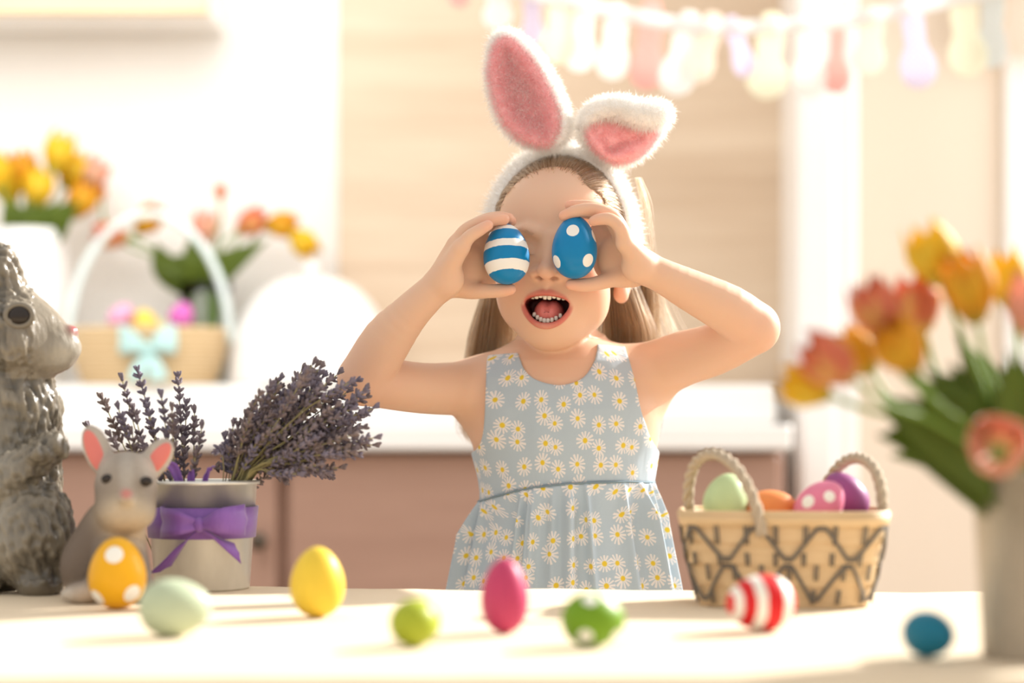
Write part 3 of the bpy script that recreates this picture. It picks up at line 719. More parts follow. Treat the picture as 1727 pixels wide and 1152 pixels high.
lock([P(1072, 420, 2.10), P(1086, 480, 2.12), P(1086, 560, 2.15), P(1090, 640, 2.17), P(1085, 715, 2.17)], [(.008, .01), (.012, .012), (.014, .012), (.013, .01), (.006, .01)], 520, 'hair_strands')
lock([P(1076, 300, 2.07), P(1090, 350, 2.08), P(1096, 420, 2.09), P(1104, 500, 2.11)], [(.003, .006), (.006, .006), (.008, .01), (.012, .01)], 60, 'hair_strands', (.0001, .00016))
# ---- headband with rabbit ears
plush = Mat('white_plush', (.93, .91, .88), .9, sheen=.3).m; plush_f = Mat('white_fibre', (.95, .93, .90), .8).translucent(.5).m
pinkp = Mat('pink_plush', (.98, .56, .575), .9, sheen=.3).m; pink_f = Mat('pink_fibre', (1.0, .67, .68), .8).translucent(.5).m
hb_root = empty('bunny_ear_headband', HT((0, 100, -8)), 'fluffy white headband with two pink lined rabbit ears, right ear folded over', 'headband')
hbl = -HT((0, 100, -8))
def hadd(name, me, mat, parent=hb_root):
    o = add(name, me, mat, parent)
    if parent is hb_root: o.location = [float(c) for c in hbl]
    return o
tt = np.linspace(-1.98, 1.98, 60); bp = np.stack([72*np.sin(tt), 12+95*np.cos(tt), -6+0*tt+4*np.cos(tt)], 1)
bv, bf_ = tube(HT(bp), .0086, 16, flat=(1, 1)); bl = HI(bv); ctr = np.repeat(bp, 16, 0); dz = bl[:, 2]-ctr[:, 2]; bl[:, 2] = ctr[:, 2]+dz*1.7
bv = HT(bl); bq = np.array([q for q in bf_ if len(q) == 4]); band = hadd('band', mk(bv, bf_), plush)
vis = (HI(bv)[:, 1] > -45).astype(float)
fur('band_fur', bv, bq, 16000, .0075, .00016, plush_f, band, vis, seed=4)
def ear_slab(outline, d, th, name, mat, parent, lean, h=.002, dome=0.0, ref=None):
    o = np.array([P(x, y, d) for x, y in outline]); c = o.mean(0) if ref is None else ref
    lo, hi = o.min(0)-.03, o.max(0)+.03; lo[1], hi[1] = d-.05, d+.05; E = Vol(lo, hi, h); pts = spline(o[:, [0, 2]], 60, True)
    def fn(X, Y, Z):
        g = poly_sdf((X+0*Z)[:, 0, :], (Z+0*X)[:, 0, :], pts)[:, None, :]
        yy = Y-d-lean*(Z-c[2])+dome*np.clip(-g, 0, .02)
        return (np.sqrt(np.maximum(g+th, 0)**2+yy**2)-th).astype(np.float32)
    E.apply(fn, lo+.025, hi-.025, 0)
    return E
E1 = ear_slab([(918, 252), (880, 243), (848, 215), (832, 180), (822, 125), (828, 70), (845, 52), (866, 52), (892, 72), (922, 112), (948, 162), (961, 205), (955, 235), (940, 250)], 2.04, .0105, '', plush, None, .12, dome=-.20)
ev, ef = E1.mesh(2); ear1 = hadd('ear', mk(ev, ef), plush)
tag(ear1, 'upright rabbit ear')
E2 = ear_slab([(912, 249), (880, 238), (850, 208), (835, 172), (826, 122), (833, 78), (847, 62), (862, 62), (884, 84), (912, 122), (934, 168), (944, 205), (938, 232), (926, 246)], 2.0335, .0075, '', pinkp, None, .12, dome=-.28, ref=P(0, 170, 2.04))
E2.tube([P(862, 212, 2.020), P(884, 230, 2.018), P(906, 243, 2.018), P(918, 232, 2.019), P(928, 214, 2.021)], [.001, .003, .0045, .003, .001], .006, 'cut', smooth=12)
iv, if_ = E2.mesh(2); in1 = hadd('inner_ear', mk(iv, if_), pinkp, ear1)
fur('ear_fur', ev, ef, 20000, .0060, .00014, plush_f, ear1, (ev[:, 1] < 2.07).astype(float), seed=5)
fur('inner_ear_fur', iv, if_, 13000, .0045, .00014, pink_f, in1, (iv[:, 1] < 2.036+.12*(iv[:, 2]-P(0, 170, 2.04)[2])).astype(float)+.01, seed=6)
# folded ear
E3 = ear_slab([(1038, 279), (1000, 258), (976, 228), (980, 196), (1000, 174), (1035, 167), (1075, 176), (1110, 174), (1128, 190), (1120, 215), (1095, 250), (1066, 272)], 2.04, .0105, '', plush, None, .06)
E3.tube([P(992, 205, 2.03), P(1012, 186, 2.022), P(1045, 182, 2.017), P(1082, 190, 2.014), P(1114, 190, 2.018)], [.0075, .0092, .0102, .0105, .0100], .006, smooth=16)
E3.tube([P(1060, 194, 2.014), P(1090, 200, 2.012), P(1112, 199, 2.014)], [.006, .0078, .0080], .006, smooth=12)
E3.tube([P(1000, 225, 2.034), P(1032, 268, 2.032)], [.003, .003], .004)
gv, gf = E3.mesh(2); ear2 = hadd('ear', mk(gv, gf), plush); tag(ear2, 'rabbit ear folded over at the middle')
E4 = ear_slab([(1036, 274), (1010, 260), (990, 234), (990, 208), (1010, 194), (1050, 205), (1090, 217), (1116, 212), (1098, 244), (1070, 268)], 2.0305, .008, '', pinkp, None, .06)
E4.tube([P(1003, 222, 2.02), P(1020, 238, 2.019), P(1030, 252, 2.02), P(1060, 240, 2.02), P(1085, 232, 2.021)], [.002, .0042, .0052, .0040, .002], .006, 'cut', smooth=12)
jv, jf = E4.mesh(2); in2 = hadd('inner_ear', mk(jv, jf), pinkp, ear2)
fur('ear_fur', gv, gf, 17000, .0060, .00016, plush_f, ear2, (gv[:, 1] < 2.06).astype(float), seed=7)
fur('inner_ear_fur', jv, jf, 6500, .0034, .00014, pink_f, in2, (jv[:, 1] < 2.034).astype(float)+.01, seed=8)
# ------------------------------------------------------------------ eggs
def egg_mesh(L, Dm, n=40, m=28, p=.14):
    """egg along z, blunt end down, origin at the centre"""
    pr = []
    for j in range(m+1):
        t = math.pi*j/m; z = -math.cos(t); r = math.sin(t)*(1-p*z)/(1+.0*z)
        pr.append((r*Dm/2*1.0, z*L/2))
    return mk(*lathe(pr, n))
def egg_mat(name, base, dots=(), stripes=(), paint=(.86, .82, .76), rough=.42, coat=.0, wob=.0012):
    m = Mat(name, base, rough, sss=.0, coat=coat*.5, spec=.28); n = m.noise(m.obj(), 60, 3); nf = m.noise(m.obj(), 420, 2)
    c = m.mix(n, tuple(q*.90 for q in base), tuple(min(1, q*1.06) for q in base)); o = m.obj()
    for p, r in dots:
        d = m.node('ShaderNodeVectorMath', operation='DISTANCE'); m.link(o, d.inputs[0]); d.inputs[1].default_value = p
        c = m.mix((S_(m.t, d.outputs['Value'])+n*.0012).lt(r+.0006), c, paint)
    if stripes:
        s = m.node('ShaderNodeSeparateXYZ'); m.link(o, s.inputs[0]); z = S_(m.t, s.outputs[2])+(m.noise(m.obj(), 120, 3)-.5)*wob*2
        for a, b in stripes: c = m.mix(z.gt(a)*z.lt(b), c, paint)
    m.color(c); m.bump(nf, .12, .0005); return m.m
def egg(label, px, py, d, L, Dm, mat, rot=(0, 0, 0), group=None, name='easter_egg', p=.14):
    o = add(name, egg_mesh(L, Dm, p=p), mat); o.location = [float(c) for c in P(px, py, d)]; o.rotation_euler = rot
    return tag(o, label, 'egg', group)
def surf(L, Dm, az, z, p=.14):
    """point on an egg: az in degrees from the side facing the camera, z in -1..1"""
    r = math.sqrt(max(0, 1-z*z))*(1-p*z)*Dm/2; a = math.radians(az); return (r*math.sin(a), -r*math.cos(a), z*L/2)
R_ = math.radians
BLUE = (.001, .205, .46)
L, Dm = .0615, .0455
egg('blue egg with white stripes held by the hand on the left', 854, 428, 1.947, L, Dm, egg_mat('striped_blue_paint', BLUE, stripes=[(-.0215, -.0115), (.0015, .0095), (.0215, .0275)], coat=.25), (R_(-13), R_(-3), 0), 'blue painted eggs held over the eyes')
egg('blue egg with white dots held by the hand on the right', 969, 417, 1.945, .0625, .0445, egg_mat('dotted_blue_paint', BLUE, dots=[(surf(.0625, .0445, -8, .48), .0064), (surf(.0625, .0445, -62, -.50), .0066), (surf(.0625, .0445, 40, -.46), .0066), (surf(.0625, .0445, 78, .35), .0066), (surf(.0625, .0445, 150, .1), .0066), (surf(.0625, .0445, -130, .2), .0066)], coat=.25), (0, R_(1), 0), 'blue painted eggs held over the eyes')
# ------------------------------------------------------------------ table and cloth
TH = .72
tbl = empty('dining_table', (0, 1.56, 0), 'wooden table under the cream cloth, set with coloured eggs', 'table')
tw = Mat('table_wood', (.55, .36, .2), .5); g1 = tw.noise(tw.scaled(tw.obj(), (2, 30, 30)), 2, 4); tw.color(tw.mix(g1, (.45, .28, .14), (.62, .42, .24)))
xl, xrr = -1.0, 1.0
def yback(x): return 1.862-.095*x*1.0
def yfront(x): return 1.205+.02*x
o = [(xl, yfront(xl)+.006), (xrr, yfront(xrr)+.006), (xrr, yback(xrr)-.012), (xl, yback(xl)-.012)]
tv = [(x, y-1.56, z) for z in (TH-.034, TH-.0042) for x, y in o]
add('table_top', mk(tv, [(3, 2, 1, 0), (4, 5, 6, 7), (0, 1, 5, 4), (1, 2, 6, 5), (2, 3, 7, 6), (3, 0, 4, 7)], smooth=False), tw.m, tbl)
for x, y in ((-.92, -.29), (.92, -.29), (-.92, .28), (.92, .16)):
    add('leg', mk(*box((x, y, (TH-.034)/2), (.055, .055, TH-.034), .006), smooth=False), tw.m, tbl)
cl_ = Mat('cream_linen', (.80, .66, .48), .85); wv = cl_.noise(cl_.scaled(cl_.obj(), (900, 900, 900)), 1, 2); bg_ = cl_.noise(cl_.obj(), 14, 4)
cl_.color(cl_.mix(bg_, (.74, .60, .42), (.82, .69, .51))); cl_.bump(wv, .2, .0006)
nx = 161; XS = np.linspace(xl-.004, xrr+.004, nx); rows = []
wob = .0025*np.sin(XS*31)+.002*np.sin(XS*73+1)+.0015*np.sin(XS*127+2)
def row(y, z): rows.append(np.stack([XS, y+0*XS, z+0*XS], 1))
yb = yback(XS)+wob*.8; yf = yfront(XS)
lift = .0012*np.sin(XS*19)+.0009*np.sin(XS*47)
row(yb+.001, TH-.06+wob*2); row(yb, TH-.03); row(yb-.001, TH-.006+lift); row(yb-.006, TH-.0003+lift*.6); row(yb-.02, TH)
for t in np.linspace(.06, .97, 14): row(yb*(1-t)+yf*t, TH)
row(yf+.010, TH); row(yf+.002, TH-.0012); row(yf-.002, TH-.006)
fold = .004*np.sin(XS*23+.7)+.003*np.sin(XS*51)
for t in (.02, .05, .09, .14, .19): row(yf-.003+fold*t/.19*1.6-.004, TH-t)
CV = np.concatenate(rows); nr = len(rows)
tc = add('tablecloth', mk(CV, [q[::-1] for q in grid_faces(nx, nr)][::1]), cl_.m); tag(tc, 'cream linen tablecloth with an uneven back hem', 'tablecloth')
sm_ = tc.modifiers.new('thick', 'SOLIDIFY'); sm_.thickness = .0016; sm_.offset = -1
def dz(py): return (CAMZ-TH)*FPX/(py-HY)        # depth of a point of the table top seen at row py
def on_table(px, py):
    d = dz(py); return P(px, py, d), d, d/FPX
# ------------------------------------------------------------------ eggs on the table
def tegg(label, px, base, wpx, hpx, mat, lay=None, name='easter_egg', p=.14, group='painted eggs scattered on the tablecloth'):
    """lay: None = standing; (yaw, tip) = lying with its long axis turned by yaw from the picture plane"""
    w0, d, s = on_table(px, base)
    if lay is None: L, D_, rot, h = hpx*s, wpx*s, (0, 0, R_(15)), hpx*s/2
    else: L, D_, h = wpx*s/max(.3, abs(math.cos(R_(lay[0])))), hpx*s, hpx*s/2; rot = Matrix.Rotation(R_(lay[0]), 3, 'Z') @ Matrix.Rotation(R_(90), 3, 'Y') @ Matrix.Rotation(R_(lay[1]), 3, 'Z'); rot = rot.to_euler()
    if lay is not None and abs(lay[0]) > 50: L = D_*1.28
    o = add(name, egg_mesh(L, D_, p=p), mat); o.location = (w0[0], d+D_/2*.3, TH+h); o.rotation_euler = rot
    bpy.context.view_layer.update()
    z0 = min((o.matrix_world @ v.co).z for v in o.data.vertices); o.location.z += TH-z0+.0002
    tag(o, label, 'egg', group); return o
W_ = (.90, .87, .80)
tegg('pale green plain egg lying on its side in front of the lavender pot', 293, 1076, 122, 98, egg_mat('pale_green_paint', (.47, .54, .37)), (8, 0))
tegg('plain yellow egg standing upright', 534, 1043, 92, 120, egg_mat('yellow_paint', (.80, .56, .055)))
tegg('small plain lime green egg seen end on', 702, 1092, 72, 80, egg_mat('lime_paint', (.36, .42, .03)), (62, 0))
tegg('plain magenta egg standing upright in front of the child', 851, 1070, 80, 128, egg_mat('magenta_paint', (.52, .055, .14)))
gl_, gd_ = .0435, .0375
tegg('green egg with white dots lying on the cloth', 1002, 1093, 104, 91, egg_mat('green_dot_paint', (.155, .30, .012), dots=[((-.017*.85, -.010, -.007), .0052), ((-.016, -.0085, .008), .0056), ((.012, -.014, .014), .006), ((.017, .004, 0), .006), ((.010, -.014, -.012), .005)], paint=W_), (20, 0))
tegg('red egg with broad white stripes lying beside the basket', 1284, 1067, 118, 96, egg_mat('red_paint', (.68, .018, .022), stripes=[(-.0185, -.0095), (.0035, .0115), (.0195, .0245)], paint=W_), (-160, 0))
tegg('small plain blue egg beside the tulip vase', 1570, 1112, 84, 80, egg_mat('sea_blue_paint', (.012, .17, .26)), (-62, 0))
Lo, Do = 122*.4955e-3, 97*.4955e-3
tegg('orange yellow egg with white dots leaning on the small rabbit', 195, 1029, 97, 122, egg_mat('orange_dot_paint', (.83, .42, .008), dots=[(surf(Lo, Do, 3-15, .56), .0078), (surf(Lo, Do, 47-15, -.55), .0078), (surf(Lo, Do, -47-15, -.66), .0074), (surf(Lo, Do, 140, .1), .0078)], paint=W_, coat=.2))
# ------------------------------------------------------------------ basket of eggs
straw = Mat('wood_chip', (.66, .47, .26), .55); sn = straw.noise(straw.scaled(straw.obj(), (18, 18, 160)), 2, 4); straw.color(straw.mix(sn, (.58, .39, .20), (.76, .58, .35))); straw.bump(sn, .3, .001)
cordm = simple('grey_cord', (.17, .15, .125), .8, .15, 400, .4); ropem = simple('jute_rope', (.50, .41, .30), .9, .2, 500, .5)
bw, bd, bs = on_table(1330, 1024); BC = np.array([bw[0], bd+.035, TH])
bk = empty('egg_basket', BC, 'woven wood chip basket with two rope handles, holding painted eggs', 'basket')
bang = R_(-7); BR = np.array([[math.cos(bang), -math.sin(bang), 0], [math.sin(bang), math.cos(bang), 0], [0, 0, 1]])
def rrect(hx, hy, r, n=10):
    o = []
    for cx, cy, a0 in ((hx-r, hy-r, 0), (-hx+r, hy-r, 90), (-hx+r, -hy+r, 180), (hx-r, -hy+r, 270)):
        for k in range(n): a = R_(a0+90*k/(n-1)); o.append((cx+r*math.cos(a), cy+r*math.sin(a)))
    return np.array(o)
BH = .079
def bprof(z):
    t = z/BH; return .068+.0185*t**.8, .045+.014*t**.8
def bring(z, off=0.0, n=10):
    hx, hy = bprof(max(z, 0)); return np.concatenate([rrect(hx+off, hy+off, .026+.004*z/BH, n), np.full((4*n, 1), z)], 1)@BR.T
def brow(z0, z1, o0, o1, th=.0016):
    a, b, c, d = bring(z0, o0), bring(z1, o1), bring(z1, o1-th), bring(z0, o0-th); n = len(a); v = np.concatenate([a, b, c, d]); f = []
    for j in range(4):
        for k in range(n): f.append((j*n+k, j*n+(k+1) % n, ((j+1) % 4)*n+(k+1) % n, ((j+1) % 4)*n+k))
    return v, f
def resample(ring, m):
    r = np.concatenate([ring, ring[:1]]); L = np.concatenate([[0], np.cumsum(np.linalg.norm(np.diff(r, axis=0), axis=1))])
    t = np.linspace(0, L[-1], m, endpoint=False); return np.stack([np.interp(t, L, r[:, i]) for i in range(3)], 1)
v, f = lathe([(0, 0), (1, 0), (1, .003), (0, .003)], 40); hx, hy = bprof(0); rr = rrect(hx, hy, .026); vv = np.concatenate([[[0, 0, .001]], np.concatenate([rr, np.full((40, 1), .001)], 1)@BR.T, [[0, 0, .004]], np.concatenate([rr, np.full((40, 1), .004)], 1)@BR.T])
ff = [(0, 1+(k+1) % 40, 1+k) for k in range(40)]+[(41, 42+k, 42+(k+1) % 40) for k in range(40)]+[(1+k, 1+(k+1) % 40, 42+(k+1) % 40, 42+k) for k in range(40)]
add('base', mk(vv, ff), straw.m, bk)
NP = 11
for r_ in range(4):     # four shingled rows of wood chips, each chip a piece of its own
    z0, z1 = .001+r_*.0183, .001+(r_+1)*.0183+.003
    lo_, hi_ = resample(bring(z0, .0026), NP*6), resample(bring(z1, .0005), NP*6); li, hi2 = resample(bring(z0, .0010), NP*6), resample(bring(z1, -.0012), NP*6)
    for c in range(NP):
        sh = (3 if r_ % 2 else 0); ix = [(c*6+k+sh) % (NP*6) for k in range(7)]; n = 7
        sk_ = .0012*((c*7+r_*3) % 5-2)/2
        vv = np.concatenate([lo_[ix]+[0, 0, sk_], hi_[ix], hi2[ix], li[ix]+[0, 0, sk_]]); ff = []
        for j in range(4):
            for k in range(n-1): ff.append((j*n+k, j*n+k+1, ((j+1) % 4)*n+k+1, ((j+1) % 4)*n+k))
        ff += [(0, n, 2*n, 3*n), (n-1, 4*n-1, 3*n-1, 2*n-1)]
        add('wood_chip', mk(vv, ff, smooth=False), straw.m, bk)
add('rim', mk(*brow(BH-.010, BH+.001, .0034, .0036, .0022)), straw.m, bk)
add('rim', mk(*brow(BH-.010, BH+.001, -.0008, -.0006, .0022)), straw.m, bk)
add('rim_edge', mk(*tube(np.concatenate([bring(BH+.001, .001)]), .0028, 6, True)), straw.m, bk)
for (za, zb, ph) in ((.068, .042, 0.), (.036, .008, .5)):
    n = 10; m = n*16; lo_, hi_ = resample(bring(zb, .0044), m), resample(bring(za, .0036), m); t = (np.arange(m)/16+ph) % 1
    tri = np.clip(1.35*(1-np.abs(t*2-1))*1.0-.17, 0, 1)[:, None]
    for off in (-.0011, .0011): add('zigzag_cord', mk(*tube(lo_*(1-tri)+hi_*tri+[0, 0, off], .0010, 5, True)), cordm, bk)
for q in range(n*2):
    for (za, zb, ph) in ((.068, .058, 0.), (.036, .026, .5)):
        pass
st_m = MB()
for q in range(22):
    for dq in (-.35, .35):
        for za, zb in ((.070, .054), (.047, .036), (.037, .024), (.016, .004)):
            m = 220; k = int((q+.5*(za < .04)+dq*.25)*10) % m; a = resample(bring(za, .0036), m)[k]; b = resample(bring(zb, .0044), m)[k]; st_m.add(tube([a, b], .0008, 5))
s_o = add('stitches', st_m.mesh(), cordm, bk); s_o['kind'] = 'stuff'
def handle(p0, p1, top, nm):
    a, b, t = np.array(p0), np.array(p1), np.array(top); u = np.linspace(0, math.pi, 40)
    c = (a+b)/2; pts = c+(b-a)/2*(-np.cos(u))[:, None]+(t-c)*np.sin(u)[:, None]**.85; m = MB()
    tt_, U, Vv = frames(pts); s_ = np.linspace(0, 1, 40)
    pf = spline(pts, 160); t2, U2, V2 = frames(pf); al = np.linspace(0, 34, 160)
    for k in range(3):
        an_ = al+k*2.094; m.add(tube(pf+.0024*(np.cos(an_)[:, None]*U2+np.sin(an_)[:, None]*V2), .0030, 6))
    add('handle', m.mesh(), ropem, bk)
L_ = lambda x, y, z: np.array([x, y, z])@BR.T
handle(L_(-.080, .030, .064), L_(-.018, -.0625, .062), L_(-.060, -.020, .130), 'a')
handle(L_(.030, .0605, .064), L_(.082, -.020, .066), L_(.064, .020, .126), 'b')
def begg(label, px, py, dd, wpx, hpx, mat, rot):
    d = BC[1]+dd; s = d/FPX; o = add('easter_egg', egg_mesh(hpx*s, wpx*s), mat); o.location = [float(c) for c in P(px, py, d)]; o.rotation_euler = rot; return tag(o, label, 'egg', 'eggs in the woven basket')
begg('pale green egg in the basket under the left rope handle', 1224, 842, 0.0, 74, 88, egg_mat('mint_paint', (.52, .66, .36)), (0, R_(12), 0))
begg('orange egg in the basket between the handles', 1300, 862, .006, 72, 92, egg_mat('orange_paint', (.82, .27, .08)), (R_(6), R_(80), 0))
begg('pink egg with white dots in the basket', 1383, 853, -.016, 76, 96, egg_mat('pink_dot_paint', (.76, .22, .34), dots=[(surf(.047, .039, -40, -.1), .0058), (surf(.047, .039, 20, -.15), .0058), (surf(.047, .039, -5, .55), .005), (surf(.047, .039, 70, .2), .0055)], paint=W_), (R_(10), R_(40), 0))
begg('purple plain egg in the basket against the right rope handle', 1425, 838, .020, 72, 92, egg_mat('purple_paint', (.31, .085, .24)), (0, R_(-35), 0))
begg('yellow egg deep in the basket beneath the others', 1345, 893, .028, 72, 88, egg_mat('deep_yellow_paint', (.8, .6, .1)), (0, R_(80), 0))
# ------------------------------------------------------------------ lavender pot
zinc = Mat('zinc', (.8, .78, .72), .38, metal=.7); zn = zinc.noise(zinc.scaled(zinc.obj(), (60, 60, 20)), 2, 4); zinc.color(zinc.mix(zn, (.74, .72, .66), (.88, .86, .80)))
pw, pd, ps = on_table(341, 999); pd += .043
pot = empty('metal_pot', (P(341, 0, pd)[0], pd, TH), 'small galvanised metal pot tied with a purple ribbon, full of dried lavender', 'pot')
rt, rb, ph_ = .0525, .0435, .101
add('body', mk(*lathe([(0, .0005), (rb, .0005), (rb+.0012, .002), (rt-.001, ph_-.002), (rt+.0018, ph_-.002), (rt+.0022, ph_), (rt+.0014, ph_+.0018), (rt-.002, ph_+.001), (rb-.002, .004), (0, .004)], 64)), zinc.m, pot)
violet = Mat('violet_satin', (.22, .085, .38), .42, sheen=.4); vn = violet.noise(violet.scaled(violet.obj(), (200, 200, 30)), 2, 2); violet.color(violet.mix(vn, (.19, .07, .34), (.27, .115, .44)))
def potr(z): return rb+(rt-rb)*z/ph_+.0014
z0, z1 = .049, .078
add('ribbon', mk(*lathe([(potr(z0), z0), (potr(z0)+.0012, z0), (potr(z1)+.0012, z1), (potr(z1), z1), (potr(z0), z0)], 64)), violet.m, pot)
def strip(pts, wid, tw=None, up=(0, 0, 1), th=.0005):
    """ribbon: centre line, half widths, width direction"""
    p = spline(np.array(pts), 18); w_ = np.interp(np.linspace(0, 1, 18), np.linspace(0, 1, len(wid)), wid); u = np.array(up, float); u = np.broadcast_to(u, (len(pts), 3)) if u.ndim == 1 else u
    u = spline(np.array(u), 18); u /= np.linalg.norm(u, axis=1)[:, None]; t = frames(p)[0]; n = np.cross(t, u); n /= np.linalg.norm(n, axis=1)[:, None]
    q = np.linspace(-1, 1, 5); fr = np.stack([p+u*(w_*s)[:, None]+n*th+n*(.0014*math.cos(s*4)) for s in q], 1); bk_ = fr-n[:, None]*2*th
    v = np.concatenate([fr.reshape(-1, 3), bk_.reshape(-1, 3)]); g = grid_faces(5, 18); N_ = 90
    f = list(g)+[tuple(i+N_ for i in q_)[::-1] for q_ in g]
    for k in range(17): f += [(k*5, (k+1)*5, (k+1)*5+N_, k*5+N_), (k*5+4, k*5+4+N_, (k+1)*5+4+N_, (k+1)*5+4)]
    f += [tuple([0, N_, N_+1, 1])]
    return v, f
bx_, bz_ = .006, .063; fy = -potr(.063)-.002
bowm = MB()
for s, ln, tz in ((-1, .036, .002), (1, .040, .004)):
    bowm.add(strip([(bx_, fy-.004, bz_), (bx_+s*ln*.5, fy-.013, bz_+tz), (bx_+s*ln, fy-.004+.010, bz_+tz), (bx_+s*ln*.9, fy+.012, bz_+tz), (bx_+s*ln*.4, fy+.001, bz_+.001), (bx_, fy-.001, bz_)], [.004, .0115, .0145, .014, .009, .004]))
for e, wd, u in (((-.032, fy+.006, .020), [.0035, .007, .010, .012], [(.3, 0, 1), (.75, 0, .6), (.85, 0, .5), (.9, 0, .35)]), ((.040, fy+.010, .036), [.0035, .006, .0085, .010], [(-.3, 0, 1), (-.6, 0, .8), (-.5, 0, .85), (-.3, 0, .9)])):
    a = np.array([bx_, fy-.004, bz_-.002]); b = np.array(e); bowm.add(strip([a, a*.65+b*.35+[0, -.004, .001], a*.3+b*.7+[0, -.003, 0], b], wd, up=u))
kv, kf = ellv((bx_, fy-.005, bz_), (.0052, .0045, .0068), 12, 8); bowm.add((kv, kf))
add('bow', bowm.mesh(), violet.m, pot)
# loose violet loops inside the pot
for x0, e in ((-.01, (-.020, -.02, .018)), (.004, (.012, -.025, .014)), (-.004, (-.002, -.03, .010))):
    add('ribbon_end', mk(*strip([(x0, -.03, ph_-.02), (x0+e[0]*.5, -.036, ph_+e[2]*.7), (x0+e[0], -.038, ph_+e[2])], [.004, .005, .003], up=(.7, 0, .7))), violet.m, pot)
# lavender sprigs
stemm = simple('dry_stem', (.30, .26, .12), .8); lavm = Mat('lavender_bud', (.12, .10, .17), .8); ln_ = lavm.node('ShaderNodeObjectInfo'); oi = S_(lavm.t, ln_.outputs['Random']); lv1 = lavm.noise(lavm.obj(), 160, 2)
lavm.color(lavm.mix((lv1-.3)*1.8, lavm.mix(oi, (.14, .10, .095), (.135, .115, .165)), lavm.mix(oi, (.33, .255, .225), (.29, .255, .32))))
bud = ellv((0, 0, .0026), (.0011, .0011, .0029), 6, 4)
def spike(seed, whorls, start, H_):
    r = np.random.default_rng(seed); m = MB(); z = start
    zz_ = np.linspace(start, H_, whorls)+r.normal(0, .001, whorls)
    for i, z in enumerate(zz_):
        for k in range(6):
            a = k*1.047+r.uniform(0, .6); ti = R_(r.uniform(25, 62)) if i < whorls-1 else R_(r.uniform(5, 35)); M = np.array(Matrix.Rotation(a, 3, 'Z') @ Matrix.Rotation(ti, 3, 'Y')); m.add((bud[0]*r.uniform(.85, 1.25)*1.25@M.T+[0, 0, z], bud[1]))
        m.add(ellv((0, 0, z+.001), (.0018, .0018, .003), 6, 4))
    return m.mesh('spike')
SPK = [spike(1, 5, -.030, 0), spike(2, 7, -.046, 0), spike(3, 6, -.040, 0), spike(4, 9, -.062, 0), spike(5, 4, -.020, 0)]
PC = np.array(pot.location)
def sprig(tip, base, kind, label, group, rad=.0006):
    tip, base = np.array(tip), np.array(base); dr = tip-base; L = np.linalg.norm(dr); mid = (tip+base)/2+np.array([0, 0, .010])*L/.1*.6
    o = empty('lavender_sprig', base, label, 'lavender', group)
    pts = spline([base-base, mid-base, tip-base], 8); add('stem', mk(*tube(pts, rad, 5)), stemm, o)
    s = add('flower_spike', SPK[kind], lavm.m if len(SPK[kind].materials) == 0 else None, o); t = Vector(pts[-1]-pts[-2]); s.rotation_mode = 'QUATERNION'; s.rotation_quaternion = t.to_track_quat('Z', 'Y'); s.location = [float(c) for c in tip-base]
rl = np.random.default_rng(21)
left = [(172, 672, 1), (206, 640, 2), (232, 624, 3), (200, 690, 0), (300, 634, 3), (272, 668, 2), (314, 682, 1), (328, 696, 0), (340, 722, 0), (150, 722, 4), (186, 735, 1), (222, 730, 2), (240, 748, 1), (205, 715, 1), (282, 742, 2), (296, 715, 1), (310, 750, 0), (260, 760, 0), (330, 770, 0), (225, 690, 1), (290, 690, 2), (250, 700, 0)]
LL_ = {(172, 672): 'dried lavender sprig rising above the left ear of the small rabbit', (206, 640): 'dried lavender sprig just left of the tallest left one', (232, 624): 'tallest dried lavender sprig on the left side of the metal pot', (300, 634): 'tall dried lavender sprig standing alone above the right ear of the small rabbit',
  (272, 668): 'dried lavender sprig left of the tall one above the right rabbit ear', (314, 682): 'dried lavender sprig right of the tall one above the right rabbit ear', (328, 696): 'bluish dried lavender sprig tip at the right side of the loose group', (340, 722): 'small dried lavender sprig standing nearest the thick bunch', (150, 722): 'tiny dried lavender tip showing left of the small rabbit ear', (186, 735): 'low dried lavender sprig right beside the left ear of the small rabbit', (330, 770): 'lowest dried lavender sprig beside the thick bunch', (200, 690): 'dried lavender sprig with thin bare stem below the left tips'}
for x, y, k in left:
    d = pd+rl.uniform(-.03, .03); t = P(x, y, d); b = PC+np.array([(t[0]-PC[0])*.22-.012+rl.uniform(-.008, .008), (d-pd)*.4, .012])
    sprig(t, b, k, LL_.get((x, y), 'short dried lavender sprig in the crowded middle of the loose group in the metal pot'), 'loose lavender sprigs on the left of the pot')
bunch = empty('lavender_bunch', PC+np.array([.004, 0, .012]), 'thick brownish bunch of dried lavender leaning right out of the metal pot', 'lavender')
BB = np.array(bunch.location)
for i in range(135):
    ang = float(np.clip(rl.normal(50, 19), 8, 86)); a = R_(ang)
    rmax = np.interp(ang, [8, 25, 40, 60, 75, 86], [.055, .10, .150, .172, .160, .105]); rr_ = rmax*math.sqrt(rl.uniform(.12, 1))
    t = PC+np.array([.014+rr_*math.sin(a), rl.uniform(-.042, .042), ph_+rr_*math.cos(a)-.002])
    b = BB+np.array([rl.uniform(-.015, .012), rl.uniform(-.02, .02), 0])
    ex = PC+np.array([min(.046, .018+.03*math.sin(a)), (t[1]-PC[1])*.6, ph_+.006]); pts = spline([b-BB, ex-BB, (ex+t)/2-BB+[0, 0, .004+.006*rl.normal()], t-BB], 9)
    sg = add('sprig', mk(*tube(pts, .0006, 5)), stemm, bunch); k = int(rl.integers(0, 4)); q_ = add('flower_spike', SPK[k], None, sg)
    tv_ = Vector(pts[-1]-pts[-2]); q_.rotation_mode = 'QUATERNION'; q_.rotation_quaternion = tv_.to_track_quat('Z', 'Y'); q_.location = [float(c) for c in pts[-1]]
